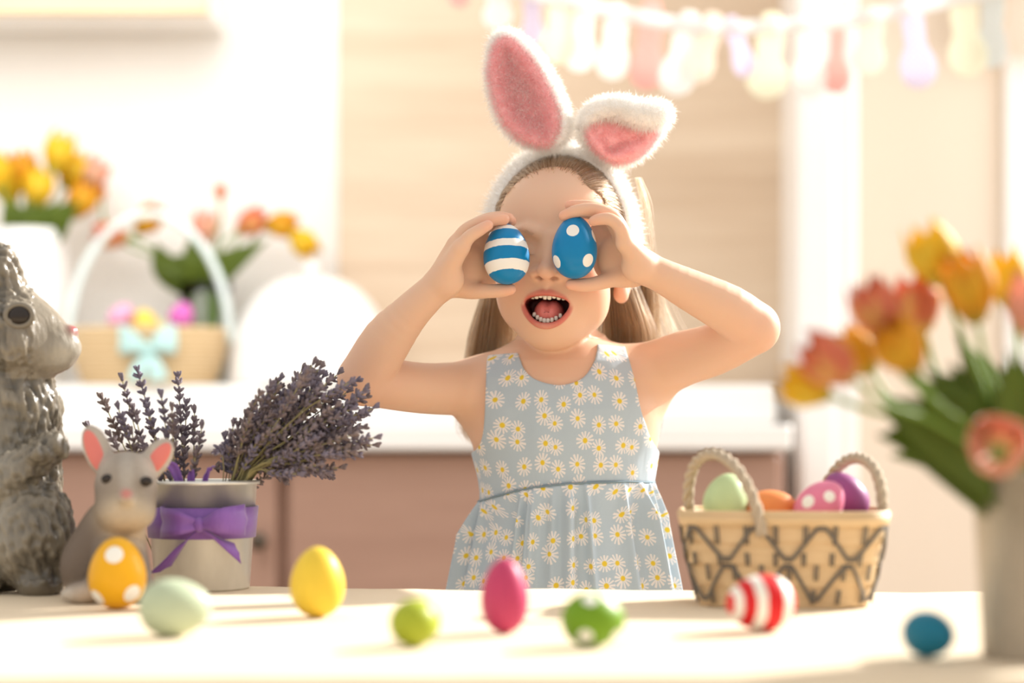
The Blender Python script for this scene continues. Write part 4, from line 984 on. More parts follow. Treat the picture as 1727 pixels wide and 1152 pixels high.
# ------------------------------------------------------------------ rabbit figurines
def noise3(p, sc, seed=0):
    r = np.random.default_rng(seed); o = np.zeros(len(p))
    for k in range(10):
        d = r.normal(size=3); d /= np.linalg.norm(d); o += np.sin(p@d*sc*r.uniform(.6, 1.6)+r.uniform(0, 6.3))
    return o/4
ftex = Mat('glazed_grey_resin', (.3, .3, .26), .28, coat=.35); at = ftex.node('ShaderNodeAttribute', attribute_name='Col'); fnz = ftex.noise(ftex.scaled(ftex.obj(), (160, 160, 60)), 1, 4, .6)
ftex.color(ftex.mix((fnz-.3)*2.0, ftex.mix(.28, at.outputs['Color'], (.07, .06, .045)), at.outputs['Color'])); ftex.bump(fnz, .35, .003)
rp, rd, rs = on_table(40, 1003); rd += .055; RB = np.array([P(40, 0, rd)[0], rd, TH])
F = lambda x, y, dd=0: P(x, y, rd+dd)
big = empty('rabbit_figurine', RB, 'tall glossy grey rabbit figurine with carved fur at the left edge', 'figurine')
G = Vol((F(-190, 0)[0], rd-.135, TH-.002), (F(150, 0)[0], rd+.13, F(0, 395)[2]+.01), .0019)
sc_ = rd/FPX
def E_(x, y, rx, ry, rz, dd=0, k=.012, rot=None): G.ell(F(x, y, dd), (rx*sc_, rz*sc_, ry*sc_), k, rot=rot)
E_(10, 800, 92, 190, 95, .005); E_(15, 690, 82, 100, 80, 0, .02); E_(-40, 920, 130, 95, 110, .02, .02)
E_(52, 900, 72, 92, 62, -.045, .012)                      # haunch
E_(16, 560, 78, 78, 70, 0, .012); E_(60, 572, 58, 50, 50, -.006, .016); E_(101, 586, 36, 31, 34, -.008, .010); E_(92, 610, 28, 18, 28, -.008, .008); E_(120, 559, 12, 10, 14, -.008, .006); G.tube([F(138, 598, -.030), F(118, 612, -.030), F(98, 612, -.036)], [.0022, .0026, .0016], .003, 'cut'); E_(30, 600, 60, 44, 60, -.012, .014)
E_(8, 640, 70, 60, 60, 0, .014)
E_(8, 560, 40, 40, 20, -.038, .02)
G.tube([F(-10, 560, 0.01), F(-35, 480, .025), F(-25, 425, .03)], [.022, .026, .014], .012, smooth=8)
G.tube([F(20, 510, 0.0), F(2, 460, -.006), F(0, 428, -.004)], [.018, .018, .010], .010, smooth=8)
G.tube([F(-60, 740, -.035), F(-20, 812, -.052), F(40, 790, -.060), F(88, 752, -.055)], [.026, .022, .018, .014], .008, smooth=12)
E_(92, 754, 17, 19, 22, -.055, .006)
E_(64, 765, 20, 16, 22, -.072, .006)
E_(68, 985, 38, 26, 44, -.052, .008); E_(-60, 985, 60, 26, 40, -.05, .01)
E_(-150, 900, 40, 40, 40, .04, .01)
gv, gf = G.mesh(2); nn = vnormals(gv, gf)
px_ = CX+gv[:, 0]/gv[:, 1]*FPX; py_ = HY+(CAMZ-gv[:, 2])/gv[:, 1]*FPX
bodyw = ((py_ > 640) | (px_ < 55)).astype(float)*((py_ < 985)); face = ((py_ < 640) & (px_ > 10)).astype(float)
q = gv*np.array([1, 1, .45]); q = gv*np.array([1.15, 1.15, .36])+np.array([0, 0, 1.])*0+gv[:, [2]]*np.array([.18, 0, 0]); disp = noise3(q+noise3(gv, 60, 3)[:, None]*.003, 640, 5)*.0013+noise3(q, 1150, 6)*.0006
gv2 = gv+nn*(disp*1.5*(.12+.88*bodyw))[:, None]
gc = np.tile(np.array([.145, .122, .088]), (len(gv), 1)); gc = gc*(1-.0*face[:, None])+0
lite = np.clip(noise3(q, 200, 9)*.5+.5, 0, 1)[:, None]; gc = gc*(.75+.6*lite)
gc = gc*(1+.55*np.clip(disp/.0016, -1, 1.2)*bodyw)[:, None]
mz = np.exp(-(((px_-112)/32)**2+((py_-598)/30)**2))[:, None]*.85; MZ = mz
mb = np.exp(-(((px_+10)/48)**2+((py_-840)/130)**2))[:, None]*.55; gc = gc*(1-mb)+np.array([.52, .47, .38])*mb
mf = face[:, None]*.6; gc = gc*(1-mf)+np.array([.33, .275, .20])*mf
gc = gc*(1-MZ)+np.array([.60, .55, .46])*MZ
nose = np.exp(-(((px_-127)/11)**2+((py_-553)/10)**2))[:, None]; gc = gc*(1-nose)+np.array([.45, .08, .09])*nose
ol = lambda v: v-RB
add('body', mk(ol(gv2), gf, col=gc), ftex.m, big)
eyeb = Mat('glass_eye', (.02, .012, .008), .22).m
rim = Mat('eye_rim', (.22, .19, .145), .45).m
ec = F(33, 532, -.0385)
def figeye(parent, c, r, org, flat=.6, out=(0, -1, 0)):
    v, f = ellv((0, 0, 0), (r*1.15, r*flat, r*.92), 20, 14); add('eye', mk(v+np.array(c)-org, f), eyeb, parent)
figeye(big, F(33, 532, -.046), .0105, RB, .55)
a = np.linspace(0, 2*math.pi, 32, endpoint=False); add('eyelid', mk(*tube(np.stack([np.cos(a)*.0125, -.0005-.001*np.cos(a*2), np.sin(a)*.0100], 1)+F(33, 532, -.0475)-RB, .0026, 8, True)), rim, big)
wm = MB()
# small rabbit
sp_, sd_, _ = on_table(170, 1018); sd_ += .038; SB = np.array([P(180, 0, sd_)[0], sd_, TH])
F2 = lambda x, y, dd=0: P(x, y, sd_+dd); s2 = sd_/FPX
small = empty('rabbit_figurine', SB, 'small grey and white seated rabbit figurine with pink ears, beside the metal pot', 'figurine')
G = Vol((F2(92, 0)[0], sd_-.052, TH-.002), (F2(300, 0)[0], sd_+.06, F2(0, 715)[2]), .0017)
def E2_(x, y, rx, ry, rz, dd=0, k=.008, op='add', rot=None): G.ell(F2(x, y, dd), (rx*s2, rz*s2, ry*s2), k, op, rot=rot)
E2_(172, 955, 70, 74, 66, .012); E2_(190, 905, 56, 66, 52, .004, .014)
E2_(212, 820, 52, 44, 48, -.008, .010); E2_(212, 858, 50, 40, 44, -.016, .010); E2_(195, 866, 26, 24, 24, -.026, .008); E2_(232, 866, 26, 24, 24, -.026, .008); E2_(212, 790, 38, 28, 34, -.004, .012)
E2_(213, 842, 12, 10, 12, -.040, .006)
def ear2(x0, y0, x1, y1, wd):
    a, b = F2(x0, y0, 0.002), F2(x1, y1, .004); c = (a+b)/2; ax = (b-a)/np.linalg.norm(b-a); L = np.linalg.norm(b-a)/2*1.12
    sx = np.cross(ax, [0, 1, 0]); sx /= np.linalg.norm(sx); sy = np.cross(sx, ax); R3 = np.stack([sx, sy, ax], 1)
    G.ell(c, (wd*s2, 9*s2, L), .006, rot=R3)
    return c, R3, L
e1 = ear2(180, 800, 150, 722, 24); e2 = ear2(240, 805, 285, 745, 24)
E2_(140, 1000, 30, 20, 30, -.035, .006); E2_(238, 1000, 28, 18, 30, -.03, .006); E2_(113, 1003, 10, 10, 14, -.03, .004)
G.tube([F2(180, 930, -.03), F2(165, 985, -.042)], [.012, .011], .008)
G.tube([F2(225, 930, -.03), F2(240, 985, -.036)], [.012, .010], .008)
gv, gf = G.mesh(2); px_ = CX+gv[:, 0]/gv[:, 1]*FPX; py_ = HY+(CAMZ-gv[:, 2])/gv[:, 1]*FPX
gc = np.tile(np.array([.16, .115, .082]), (len(gv), 1))
def wash(cx, cy, rx, ry, col, w=1.0, front=True):
    global gc
    m = np.exp(-(((px_-cx)/rx)**2+((py_-cy)/ry)**2)**1.5)[:, None]*w; gc = gc*(1-m)+np.array(col)*m
wash(212, 800, 62, 52, (.34, .285, .23)); wash(213, 868, 50, 34, (.66, .53, .37)); wash(213, 905, 40, 26, (.66, .50, .33), .8)
wash(150, 752, 40, 50, (.72, .64, .55), .8); wash(275, 770, 40, 44, (.72, .64, .55), .8); wash(140, 1004, 34, 20, (.62, .52, .42)); wash(110, 1003, 14, 12, (.7, .62, .52)); wash(213, 800, 14, 40, (.52, .47, .41), .7)
wash(213, 833, 10, 8, (.72, .24, .19), 1)
matte = Mat('painted_resin', (.4, .35, .3), .6); at = matte.node('ShaderNodeAttribute', attribute_name='Col'); fnz = matte.noise(matte.obj(), 220, 4); matte.color(matte.mix((fnz-.3)*1.2, matte.mix(.25, at.outputs['Color'], (.15, .12, .1)), at.outputs['Color'])); matte.bump(fnz, .35, .002)
add('body', mk(gv-SB, gf, col=gc), matte.m, small)
for x, y, dd in ((181, 808, -.0285), (247, 812, -.0265)): figeye(small, F2(x, y, dd), .0048, SB, .75)
pinke = simple('pink_enamel', (.74, .20, .17), .5)
for c, R3, L in (e1, e2):
    sg = -1 if c is e1[0] else 1
    v, f = ellv((0, 0, 0), (14*s2, 3.2*s2, L*.80), 16, 12); sh_ = R3@np.array([0, 0, .002])
    v = v@R3.T; n_ = R3[:, 1]*(-1 if R3[1, 1] > 0 else 1); add('inner_ear', mk(v+c+n_*.0040-SB+np.array([sg*.0022, 0, 0]), f), pinke, small)
# ------------------------------------------------------------------ tulips
def petal_mesh(nu=7, nv=10):
    fr = []
    for v in np.linspace(0, 1, nv):
        R = .5*(.30+.70*math.sin(min(1, v*1.65)*math.pi/2))*(1-.36*max(0, v-.45)/.55); w = R_(66)*(math.sin(math.pi*(v*.86+.10))**.6 if v < .999 else 0)*(1-.55*v**4)
        for u in np.linspace(-1, 1, nu):
            a = u*w; fr.append((R*math.cos(a)*(1+.04*u*u), R*math.sin(a), v*(1-.10*u*u*v)))
    fr = np.array(fr); c = np.array([0, 0, .45]); d = fr-np.array([0, 0, 1])*fr[:, 2:3]; inn = fr-d*.05+0
    g = grid_faces(nu, nv); N = nu*nv; f = list(g)+[tuple(i+N for i in q)[::-1] for q in g]
    for k in range(nv-1): f += [(k*nu, (k+1)*nu, (k+1)*nu+N, k*nu+N), (k*nu+nu-1, k*nu+nu-1+N, (k+1)*nu+nu-1+N, (k+1)*nu+nu-1)]
    return mk(np.concatenate([fr, inn]), f, 'petal')
def petal_mat(name, base, edge, low):
    m = Mat(name, base, .5); s = m.node('ShaderNodeSeparateXYZ'); m.link(m.obj(), s.inputs[0]); z = S_(m.t, s.outputs[2]); y = S_(m.t, s.outputs[1])
    n = m.noise(m.scaled(m.obj(), (2, 14, 1)), 2, 3); e = (y*y*9+(n-.5)*.5+(z-.5)*.3).step(.25, .95)
    m.color(m.mix((z+(n-.5)*.2).step(.02, .28), low, m.mix(e, base, edge))); return m.translucent(.38).m
PM = {k: petal_mat('petal_'+k, *v) for k, v in dict(
    yellow=((.92, .60, .015), (.95, .70, .05), (.60, .58, .06)), amber=((.84, .40, .010), (.90, .54, .03), (.55, .42, .05)),
    coral=((.80, .22, .11), (.90, .48, .15), (.78, .52, .18)), peach=((.88, .44, .31), (.88, .58, .36), (.80, .62, .34))).items()}
PET = {}
for k in PM: PET[k] = petal_mesh(); PET[k].materials.append(PM[k])
tstem = simple('tulip_stem', (.20, .33, .05), .5); leafm = Mat('tulip_leaf', (.10, .19, .02), .45); lf = leafm.noise(leafm.scaled(leafm.obj(), (60, 60, 8)), 1, 3); leafm.color(leafm.mix(lf, (.085, .14, .012), (.19, .26, .025))); leafm.translucent(.35)
def leaf(base, mid, tip, w, face=(0, -1, 0)):
    n = 14; p = spline([base, mid, tip], n); t = frames(p)[0]; u = np.cross(t, np.array(face, float)); u /= np.linalg.norm(u, axis=1)[:, None]; nn = np.cross(u, t)
    s = np.linspace(0, 1, n); ww = w*np.sin(math.pi*(s*.80+.16))**.9*(1-s**6)+.0004; v = []
    for q in np.linspace(-1, 1, 5): v.append(p+u*(ww*q)[:, None]+nn*(ww*.35*q*q)[:, None])
    v = np.stack(v, 1).reshape(-1, 3); v2 = v-np.repeat(nn, 5, 0)*.0008; g = grid_faces(5, n); N = len(v)
    f = list(g)+[tuple(i+N for i in q)[::-1] for q in g]
    for k in range(n-1): f += [(k*5, (k+1)*5, (k+1)*5+N, k*5+N), (k*5+4, k*5+4+N, (k+1)*5+4+N, (k+1)*5+4)]
    return np.concatenate([v, v2]), f
def tulip(base, head, hdir, L, Dm, kind, label, group, leaves=(), openq=.0, sr=.0022, via=None):
    """base of the stem, base of the bloom, direction the bloom points to"""
    base, head, hd = (np.array(q, float) for q in (base, head, hdir)); hd = hd/np.linalg.norm(hd)
    o = empty('tulip', base, label, 'flower', group); dist = np.linalg.norm(head-base)
    mid = (head-base)*.5+np.array([0, 0, .08*dist])-hd*.05*dist; e_ = head-base-hd*dist*.12
    if via is not None: via = np.array(via)-base; q_ = e_-via; ctl = [base*0, via, via+q_*.5+np.array([0, 0, .10*np.linalg.norm(q_)]), e_, head-base]
    else: ctl = [base*0, mid, e_, head-base]
    pts = spline(ctl, 18)
    add('stem', mk(*tube(pts, sr, 7)), tstem, o)
    q0 = Vector(hd).to_track_quat('Z', 'Y')
    for k in range(6):
        p = add('petal', PET[kind], None, o); p.rotation_mode = 'QUATERNION'; inner = k % 2
        tilt = openq+(.0 if inner else .05)
        p.rotation_quaternion = q0 @ Quaternion((0, 0, 1), k*math.pi/3+.3) @ Quaternion((0, 1, 0), tilt)
        p.scale = (Dm*(.93 if inner else 1.0), Dm*(.93 if inner else 1.0), L*(.97 if inner else 1)); p.location = [float(c) for c in head-base]
    for lb, lm, lt, w in leaves:
        add('leaf', mk(*leaf(np.array(lb)-base, np.array(lm)-base, np.array(lt)-base, w)), leafm.m, o)
    return o
# ---- tall pot of tulips at the right edge
vd = dz(1121)+.035; VX = P(1750, 0, vd)[0]; VB = np.array([VX, vd, TH]); vs = vd/FPX
VH = CAMZ-(796-HY)*vs-TH
pewter = Mat('speckled_pewter', (.52, .46, .37), .5, metal=.35); pn = pewter.noise(pewter.obj(), 260, 5, .7); pz = pewter.node('ShaderNodeSeparateXYZ'); pewter.link(pewter.obj(), pz.inputs[0])
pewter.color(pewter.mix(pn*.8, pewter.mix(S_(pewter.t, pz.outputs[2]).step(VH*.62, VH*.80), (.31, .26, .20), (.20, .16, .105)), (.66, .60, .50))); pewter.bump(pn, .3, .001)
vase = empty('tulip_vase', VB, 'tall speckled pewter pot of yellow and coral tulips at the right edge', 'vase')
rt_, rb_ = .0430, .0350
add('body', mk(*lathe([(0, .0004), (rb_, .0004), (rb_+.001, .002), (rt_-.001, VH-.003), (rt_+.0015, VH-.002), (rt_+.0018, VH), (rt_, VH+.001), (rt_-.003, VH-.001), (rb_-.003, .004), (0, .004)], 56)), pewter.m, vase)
m = MB(); m.add(tube(np.stack([np.cos(np.linspace(0, math.pi, 12))*.006-rt_-.001, 0*np.linspace(0, 1, 12)-.008, VH-.012-np.sin(np.linspace(0, math.pi, 12))*.008], 1), .0012, 6)); add('ring_handle', m.mesh(), zinc.m, vase)
MOU = VB+np.array([0, 0, VH])
rb2 = np.random.default_rng(5)
TV = [(1592, 482, 'yellow', 92, 118, (-.35, 0, 1), 0, 'yellow tulip standing tallest in the right bouquet', 0),
      (1648, 545, 'amber', 92, 130, (-.25, -.1, 1), -.02, 'large amber tulip low behind the tallest yellow one', 0),
      (1500, 573, 'coral', 86, 112, (-.45, -.1, 1), -.03, 'coral tulip with pale sunlit edge in the left half of the right bouquet', 0),
      (1560, 560, 'coral', 92, 112, (-.30, 0, 1), .03, 'deep coral tulip between the amber bloom and its paler coral neighbour', 0),
      (1545, 625, 'amber', 92, 100, (-.55, -.2, .8), -.05, 'amber tulip hanging under the two coral blooms', 0),
      (1440, 640, 'coral', 88, 110, (-.9, -.1, .65), -.06, 'coral tulip leaning far left above the lowest yellow bloom', 0),
      (1470, 628, 'amber', 80, 95, (-.6, .1, .8), .05, 'orange yellow tulip half hidden behind the left leaning coral bloom', 0),
      (1400, 668, 'yellow', 72, 96, (-1, -.1, .35), -.04, 'yellow tulip reaching lowest and farthest left of the right bouquet', 0),
      (1706, 520, 'yellow', 80, 110, (-.15, 0, 1), .04, 'yellow tulip at the right edge behind a peach bloom', 0),
      (1742, 575, 'peach', 90, 120, (-.05, -.1, 1), -.03, 'peach tulip cut by the right edge of the picture', 0),
      (1684, 762, 'peach', 96, 92, (-.25, -1, .28), -.055, 'pink tulip bowing over the rim of the pewter pot, facing forward', .12)]
for i, (x, y, k, w_, h_, hd, dd, lb, op) in enumerate(TV):
    d = vd+dd; hp = P(x, y, d); b = VB+np.array([(hp[0]-VX)*.12+rb2.uniform(-.01, .01), rb2.uniform(-.015, .015), .012]); lv = []
    def lfp(px, py, mx, my, w, dd2=0):
        return (MOU+np.array([rb2.uniform(-.02, .005), dd2*.5, -.03]), P(mx, my, vd+dd2), P(px, py, vd+dd2*1.5), w)
    L5 = {0: [(1610, 560, 1672, 680, .013, .01)], 1: [(1700, 590, 1712, 700, .014, -.02)], 3: [(1520, 625, 1630, 715, .014, -.01)], 4: [(1475, 668, 1590, 735, .019, -.03), (1560, 620, 1650, 700, .013, .02), (1600, 610, 1668, 710, .017, .01)], 5: [(1478, 735, 1580, 752, .018, -.02), (1490, 700, 1590, 740, .016, .01)],
          7: [(1500, 770, 1610, 775, .013, .02)], 8: [(1720, 600, 1722, 700, .016, .015), (1665, 600, 1700, 715, .017, .025)], 9: [(1745, 640, 1740, 720, .014, -.01)], 2: [(1600, 640, 1660, 720, .014, .0)]}.get(i, [])
    tulip(b, hp, hd, h_*vs*1.02, w_*vs*.98, k, lb, 'tulips in the pewter pot', [lfp(*q) for q in L5], op, .0020, MOU+np.array([np.clip((hp[0]-VX)*.3, -.034, .034), np.clip((hp[1]-vd)*.5, -.02, .02), -.004]))
# ------------------------------------------------------------------ things on the counter ledge, far left
LZ = .9525
def on_ledge(px, d): return np.array([P(px, 0, d)[0], d, LZ])
porc = simple('white_porcelain', (.90, .88, .85), .25, .02, coat=.3)
d1 = 3.80; q = on_ledge(48, d1); s1 = d1/FPX
pv = empty('white_vase', q, 'round white porcelain pot of yellow tulips behind the grey rabbit', 'vase')
hh = CAMZ-(388-HY)*s1-LZ
add('body', mk(*lathe([(0, 0), (.050, 0), (.058, .006), (.085, .09), (.088, .16), (.072, hh-.03), (.070, hh), (.066, hh), (.066, hh-.03), (.080, .15), (0, .02)], 40)), porc, pv)
TB_ = [(8, 325, 'yellow', 'yellow tulip far left in the white porcelain pot'), (42, 325, 'amber', 'deep yellow tulip, second from the left in the white porcelain pot'), (62, 352, 'yellow', 'yellow tulip lowest in the middle of the white porcelain pot'), (88, 292, 'yellow', 'bright yellow tulip standing highest in the white porcelain pot'),
       (108, 318, 'yellow', 'yellow tulip right of the highest one in the white porcelain pot'), (138, 318, 'peach', 'pale peach tulip leaning right in the white porcelain pot'), (120, 368, 'amber', 'orange yellow tulip lowest on the right of the white porcelain pot'), (20, 348, 'yellow', 'yellow tulip low on the left of the white porcelain pot')]
for i, (x, y, k, lb) in enumerate(TB_):
    hp = P(x, y, d1+rb2.uniform(-.05, .05)); b = q+np.array([(hp[0]-q[0])*.15, rb2.uniform(-.02, .02), .03]); lx = x+rb2.uniform(-10, 10)
    tulip(b, hp, ((x-50)/120, 0, 1), (.088 if k != 'peach' else .075), .060, k, lb, 'tulips in the white porcelain pot', [(q+np.array([(hp[0]-q[0])*.5, -.02, hh-.03]), P((x+50)/2+rb2.uniform(-8, 8), 380, d1-.03), P(lx, 338, d1-.04), .024)], 0, .003, q+np.array([np.clip((hp[0]-q[0])*.5, -.055, .055), 0, hh-.005]))
q2 = on_ledge(160, 3.74)
# wicker basket with aqua hoop handle
wick = Mat('wicker', (.62, .45, .24), .6); ww = wick.node('ShaderNodeTexWave'); wick.link(wick.scaled(wick.obj(), (1, 1, 1)), ww.inputs[0]); ww.bands_direction = 'Z'; ww.inputs['Scale'].default_value = 40; ww.inputs['Distortion'].default_value = 3
wick.color(wick.mix(S_(wick.t, ww.outputs['Fac']), (.52, .35, .17), (.72, .55, .33)))
aqua = simple('pale_aqua', (.50, .74, .72), .5, .05); aqua2 = simple('whitish_aqua', (.74, .84, .82), .5, .03)
d2 = 3.74; s2_ = d2/FPX; q2 = on_ledge(252, d2); wb = empty('wicker_basket', q2, 'oval tan wicker basket with pale aqua hoop handle and bow on the counter ledge', 'basket')
bwid = 125*s2_; bh_ = 98*s2_
for j in range(8):   # coiled rows
    z = .008+j*(bh_-.012)/7.5; r = bwid*(.86+.14*math.sin(min(1, j/6)*1.57)); a = np.linspace(0, 2*math.pi, 48, endpoint=False)
    add('wicker_coil', mk(*tube(np.stack([r*np.cos(a), r*.62*np.sin(a), z+0*a], 1), .0090, 8, True)), wick.m, wb)
v, f = ellv((0, 0, .004), (bwid*.88, bwid*.54, .004), 40, 6); add('base', mk(v, f), wick.m, wb)
u = np.linspace(0, math.pi, 40); add('hoop_handle', mk(*tube(np.stack([-np.cos(u)*(bwid+.012), 0*u, bh_-.03+np.sin(u)*(CAMZ-(362-HY)*s2_-LZ-bh_+.03)], 1), .0085, 8)), aqua2, wb)
bm = MB(); by = -bwid*.62-.012; bz2 = (CAMZ-(592-HY)*s2_)-LZ; bx2 = 14*s2_
for s in (-1, 1):
    bm.add(strip([(bx2, by, bz2), (bx2+s*.022, by-.022, bz2+.014), (bx2+s*.050, by-.006, bz2+.020), (bx2+s*.046, by+.004, bz2+.010), (bx2, by, bz2)], [.006, .018, .026, .020, .006], th=.001))
    bm.add(strip([(bx2, by, bz2), (bx2+s*.014, by-.012, bz2-.03), (bx2+s*.022, by-.006, bz2-.058)], [.006, .014, .018], up=(1, 0, .2), th=.001))
kv, kf = ellv((bx2, by-.006, bz2), (.011, .010, .012), 12, 8); bm.add((kv, kf)); add('bow', bm.mesh(), aqua, wb)
for x, y, dd, k, rot, lb in ((205, 535, -.02, (.86, .42, .62), 35, 'pink egg on the left of the far wicker basket'), (245, 546, -.04, (.88, .62, .10), -20, 'yellow egg in the middle of the far wicker basket'), (306, 534, -.02, (.70, .16, .52), 20, 'magenta egg on the right of the far wicker basket'), (275, 560, .02, (.62, .72, .40), 70, 'green egg deep in the far wicker basket')):
    egg(lb, x, y, d2+dd, .056, .046, egg_mat('far_egg_paint', k), (0, R_(rot), 0), 'eggs in the far wicker basket')
# glass vase of drooping tulips behind it
glass = Mat('clear_glass', (.95, 1, .98), .03, trans=1, ior=1.3).m
d3 = 3.87; s3 = d3/FPX; q3 = on_ledge(346, d3); gvz = empty('glass_vase', q3, 'clear glass vase of drooping orange tulips behind the far wicker basket', 'vase'); gh = (CAMZ-(478-HY)*s3)-LZ
add('body', mk(*lathe([(0, 0), (.042, 0), (.046, .004), (.038, gh*.5), (.054, gh), (.051, gh), (.035, gh*.5), (.042, .012), (0, .012)], 36)), glass, gvz)
TG = [(215, 405, 'coral', (-1, -.2, .25), 'coral tulip drooping left out of the glass vase', (262, 430, 230, 395, 300)), (232, 392, 'amber', (.6, -.3, .6), 'orange yellow tulip at the left of the glass vase', (255, 470, 290, 440, 0)), (172, 338, 'coral', (-.2, 0, 1), 'small coral tulip bud standing high left of the glass vase', None), (372, 338, 'coral', (0, 0, 1), 'small coral tulip bud standing straight above the glass vase', (320, 410, 330, 440, 0)),
      (345, 415, 'peach', (0, -.1, 1), 'peach tulip short in the middle of the glass vase', (310, 440, 325, 465, 0)), (400, 392, 'coral', (.5, 0, .35), 'coral tulip arching right out of the glass vase', (455, 425, 405, 460, 0)), (445, 382, 'amber', (1, 0, .1), 'amber tulip farther out on the right of the glass vase', (415, 440, 395, 470, 0)), (490, 390, 'yellow', (.8, -.2, -.7), 'pale yellow tulip hanging farthest right of the glass vase', None)]
for x, y, k, hd, lb, lv in TG:
    sm = .036 if 'bud' in lb else .074; hp = P(x, y, d3-.02); b = q3+np.array([rb2.uniform(-.01, .01), rb2.uniform(-.01, .01), .02]); ll = []
    if lv: ll = [(q3+np.array([0, 0, gh*.9]), P((lv[2]+340)/2, 455, d3-.02), P(lv[0], lv[1]-22, d3-.03), .030)]
    tulip(b, hp, hd, sm, sm*.72, k, lb, 'tulips in the glass vase', ll, 0, .0028, q3+np.array([np.clip((hp[0]-q3[0])*.3, -.04, .04), 0, gh-.005]))
# white porcelain cloche
d4 = 3.80; s4 = d4/FPX; q4 = on_ledge(525, d4); wd4 = empty('porcelain_cloche', q4, 'large white porcelain dome standing right of the wicker basket on the ledge', 'dome')
R4 = 142*s4; H4 = 205*s4; pr = [(0, 0), (R4, 0), (R4*1.0, .008)]+[(R4*math.cos(t)**.8, .008+(H4-.03)*math.sin(t)) for t in np.linspace(.05, 1.50, 16)]+[(0, H4-.02)]
add('body', mk(*lathe(pr, 44)), porc, wd4); v, f = ellv((0, 0, H4-.008), (.016, .016, .014), 16, 10); add('knob', mk(v, f), porc, wd4)
# ------------------------------------------------------------------ garland
GD = 3.22; gs = GD/FPX
gpx = [(560, -150), (700, -78), (830, -30), (950, 2), (1050, 24), (1130, 38), (1200, 45), (1280, 46), (1360, 40), (1450, 30), (1540, 13), (1600, 1), (1700, -24), (1900, -90)]
gp = spline([P(x, y, GD) for x, y in gpx], 90); u = np.tile([0, 0, 1.], (90, 1))
gw = .0125; t = frames(gp)[0]; n = np.cross(t, u); n /= np.linalg.norm(n, axis=1)[:, None]; w2 = np.cross(n, t)
def rb(off, dep): return gp+w2*off+n*dep
rows_ = [rb(-gw, .0006), rb(-gw*.4, .0016), rb(gw*.4, .0016), rb(gw, .0006), rb(gw, -.0006), rb(0, .0004), rb(-gw, -.0006)]
v = np.stack(rows_, 1).reshape(-1, 3); f = grid_faces(7, 90, True)
ribm = Mat('white_ribbon', (.96, .95, .94), .6).translucent(.5).m
gar = add('garland_ribbon', mk(v, f), ribm); tag(gar, 'white ribbon garland strung across the top right of the kitchen', 'garland')
ORN = [(778, -62, 773, 14, 30, 36, 'p', 'pink felt pendant at the top edge left of the rabbit ears'), (842, -30, 838, 52, 44, 50, 'w', 'pale white felt pendant at the top edge just left of the tall rabbit ear'), (896, -18, 900, 80, 32, 38, 'l', 'lavender felt pendant beside the tip of the tall rabbit ear'), (952, -8, 938, 108, 50, 62, 'c', 'cream yellow felt pendant right of the tall rabbit ear'), (985, -2, 975, 122, 44, 54, 'w', 'white felt pendant overlapping the cream yellow one by the tall rabbit ear'),
       (1042, 12, 1030, 136, 44, 56, 'w', 'white felt pendant directly left of the large pink one'), (1100, 8, 1088, 152, 46, 58, 'p', 'large pink felt pendant in the left half of the garland'), (1165, 26, 1135, 162, 48, 62, 'w', 'white felt pendant slanting left beside the large pink one'), (1205, 28, 1168, 140, 46, 56, 'b', 'faint peach felt pendant half behind the slanting white one'),
       (1232, 32, 1262, 130, 32, 40, 'l', 'narrow pale lavender felt pendant slanting right at the lowest point of the garland'), (1302, 28, 1290, 168, 48, 70, 'c', 'cream felt pendant hanging lowest on the garland'), (1366, 30, 1364, 166, 46, 60, 'w', 'white felt pendant left of the small pink one'), (1414, 30, 1409, 158, 28, 46, 'p', 'small pink pear shaped felt pendant'),
       (1470, 18, 1464, 128, 46, 54, 'b', 'faint peach felt pendant right of the small pink one'), (1535, 2, 1553, 150, 40, 62, 'k', 'lavender checked felt pendant'), (1622, -14, 1636, 130, 50, 66, 'c', 'cream felt pendant left of the sage striped one'), (1676, -26, 1670, 116, 42, 56, 's', 'sage green striped felt pendant'), (1716, -34, 1716, 90, 38, 46, 'b', 'peach felt pendant at the right edge over the window')]
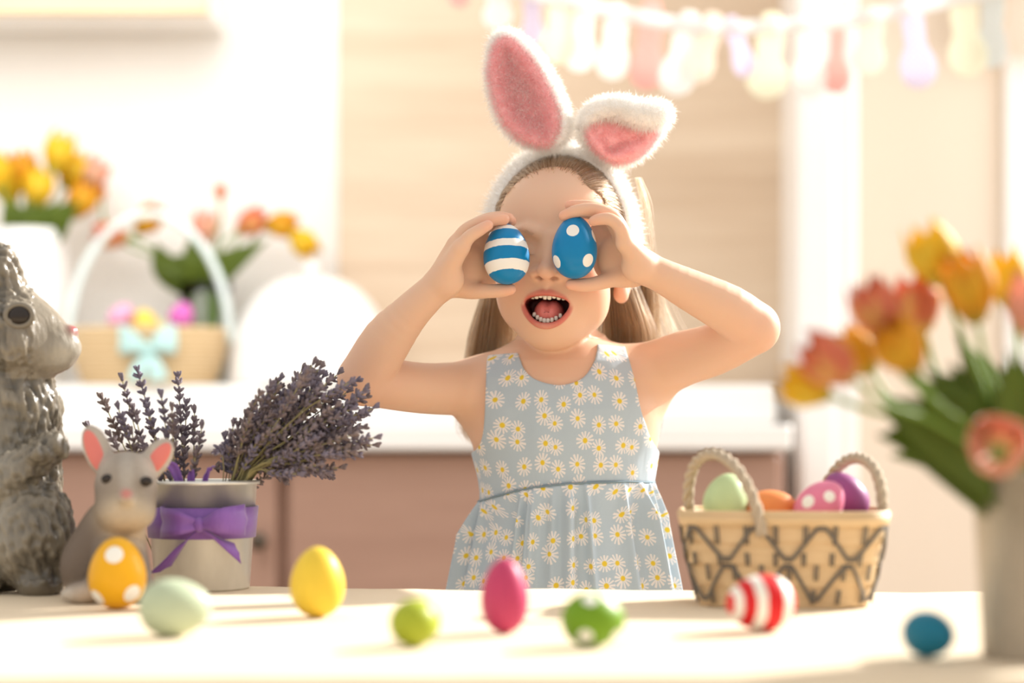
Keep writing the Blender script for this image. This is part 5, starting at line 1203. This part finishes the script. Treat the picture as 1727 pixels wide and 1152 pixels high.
def felt(name, c, pattern=None):
    m = Mat(name, c, .85); n_ = m.noise(m.obj(), 300, 3)
    if pattern:
        w_ = m.node('ShaderNodeTexWave'); m.link(m.obj(), w_.inputs[0]); w_.bands_direction = 'DIAGONAL'; w_.inputs['Scale'].default_value = 60
        if pattern == 'x':
            w3 = m.node('ShaderNodeTexWave'); m.link(m.scaled(m.obj(), (-1, 1, 1)), w3.inputs[0]); w3.bands_direction = 'DIAGONAL'; w3.inputs['Scale'].default_value = 60; fc = S_(m.t, w_.outputs['Fac']).mx(S_(m.t, w3.outputs['Fac']))
        else: fc = S_(m.t, w_.outputs['Fac'])
        m.color(m.mix(fc.step(.55, .85), c, (.9, .88, .92)))
    else: m.color(m.mix(n_, tuple(q*.95 for q in c), tuple(min(1, q*1.04) for q in c)))
    return m.translucent(.58).m
FM = dict(p=felt('pink_felt', (.97, .65, .61)), w=felt('white_felt', (.97, .96, .94)), c=felt('cream_felt', (.97, .95, .82)), l=felt('lavender_felt', (.88, .83, .95)), k=felt('checked_felt', (.77, .69, .90), 'x'), s=felt('sage_felt', (.80, .85, .80), 'd'), b=felt('peach_felt', (.96, .88, .80)))
for i, (x0, y0, x1, y1, wt_, wb_, k, lb) in enumerate(ORN):
    d = GD+.004+.0065*(i % 3)+(.022 if k == 'p' else 0); L = math.hypot(x1-x0, y1-y0)*gs; a, b = wt_*gs/2, wb_*gs/2; ol_ = []
    ts = np.linspace(0, math.pi, 14)
    for t in ts: ol_.append((b*math.cos(t), -(L-b)-b*math.sin(t)))          # round bottom, right to left
    ol_ += [(-b*.98, -(L-b)*.86), (-a*.86, -L*.50), (-a*.95, -L*.22), (-a*.75, -L*.05)]
    for t in np.linspace(math.pi*.85, math.pi*.15, 6): ol_.append((a*.70*math.cos(t), a*.35*math.sin(t)-.0))
    ol_ += [(a*.75, -L*.05), (a*.95, -L*.22), (a*.86, -L*.50), (b*.98, -(L-b)*.86)]
    o = add('felt_pendant', mk(*slab(np.array(ol_), -.002, .002, .0012), smooth=False), FM[k]); o.location = [float(c) for c in P(x0, y0, d)]; o.rotation_euler = (0, -math.atan2(x1-x0, y1-y0)*1.0, 0)
    tag(o, lb, 'pendant', 'felt pendants on the ribbon garland')
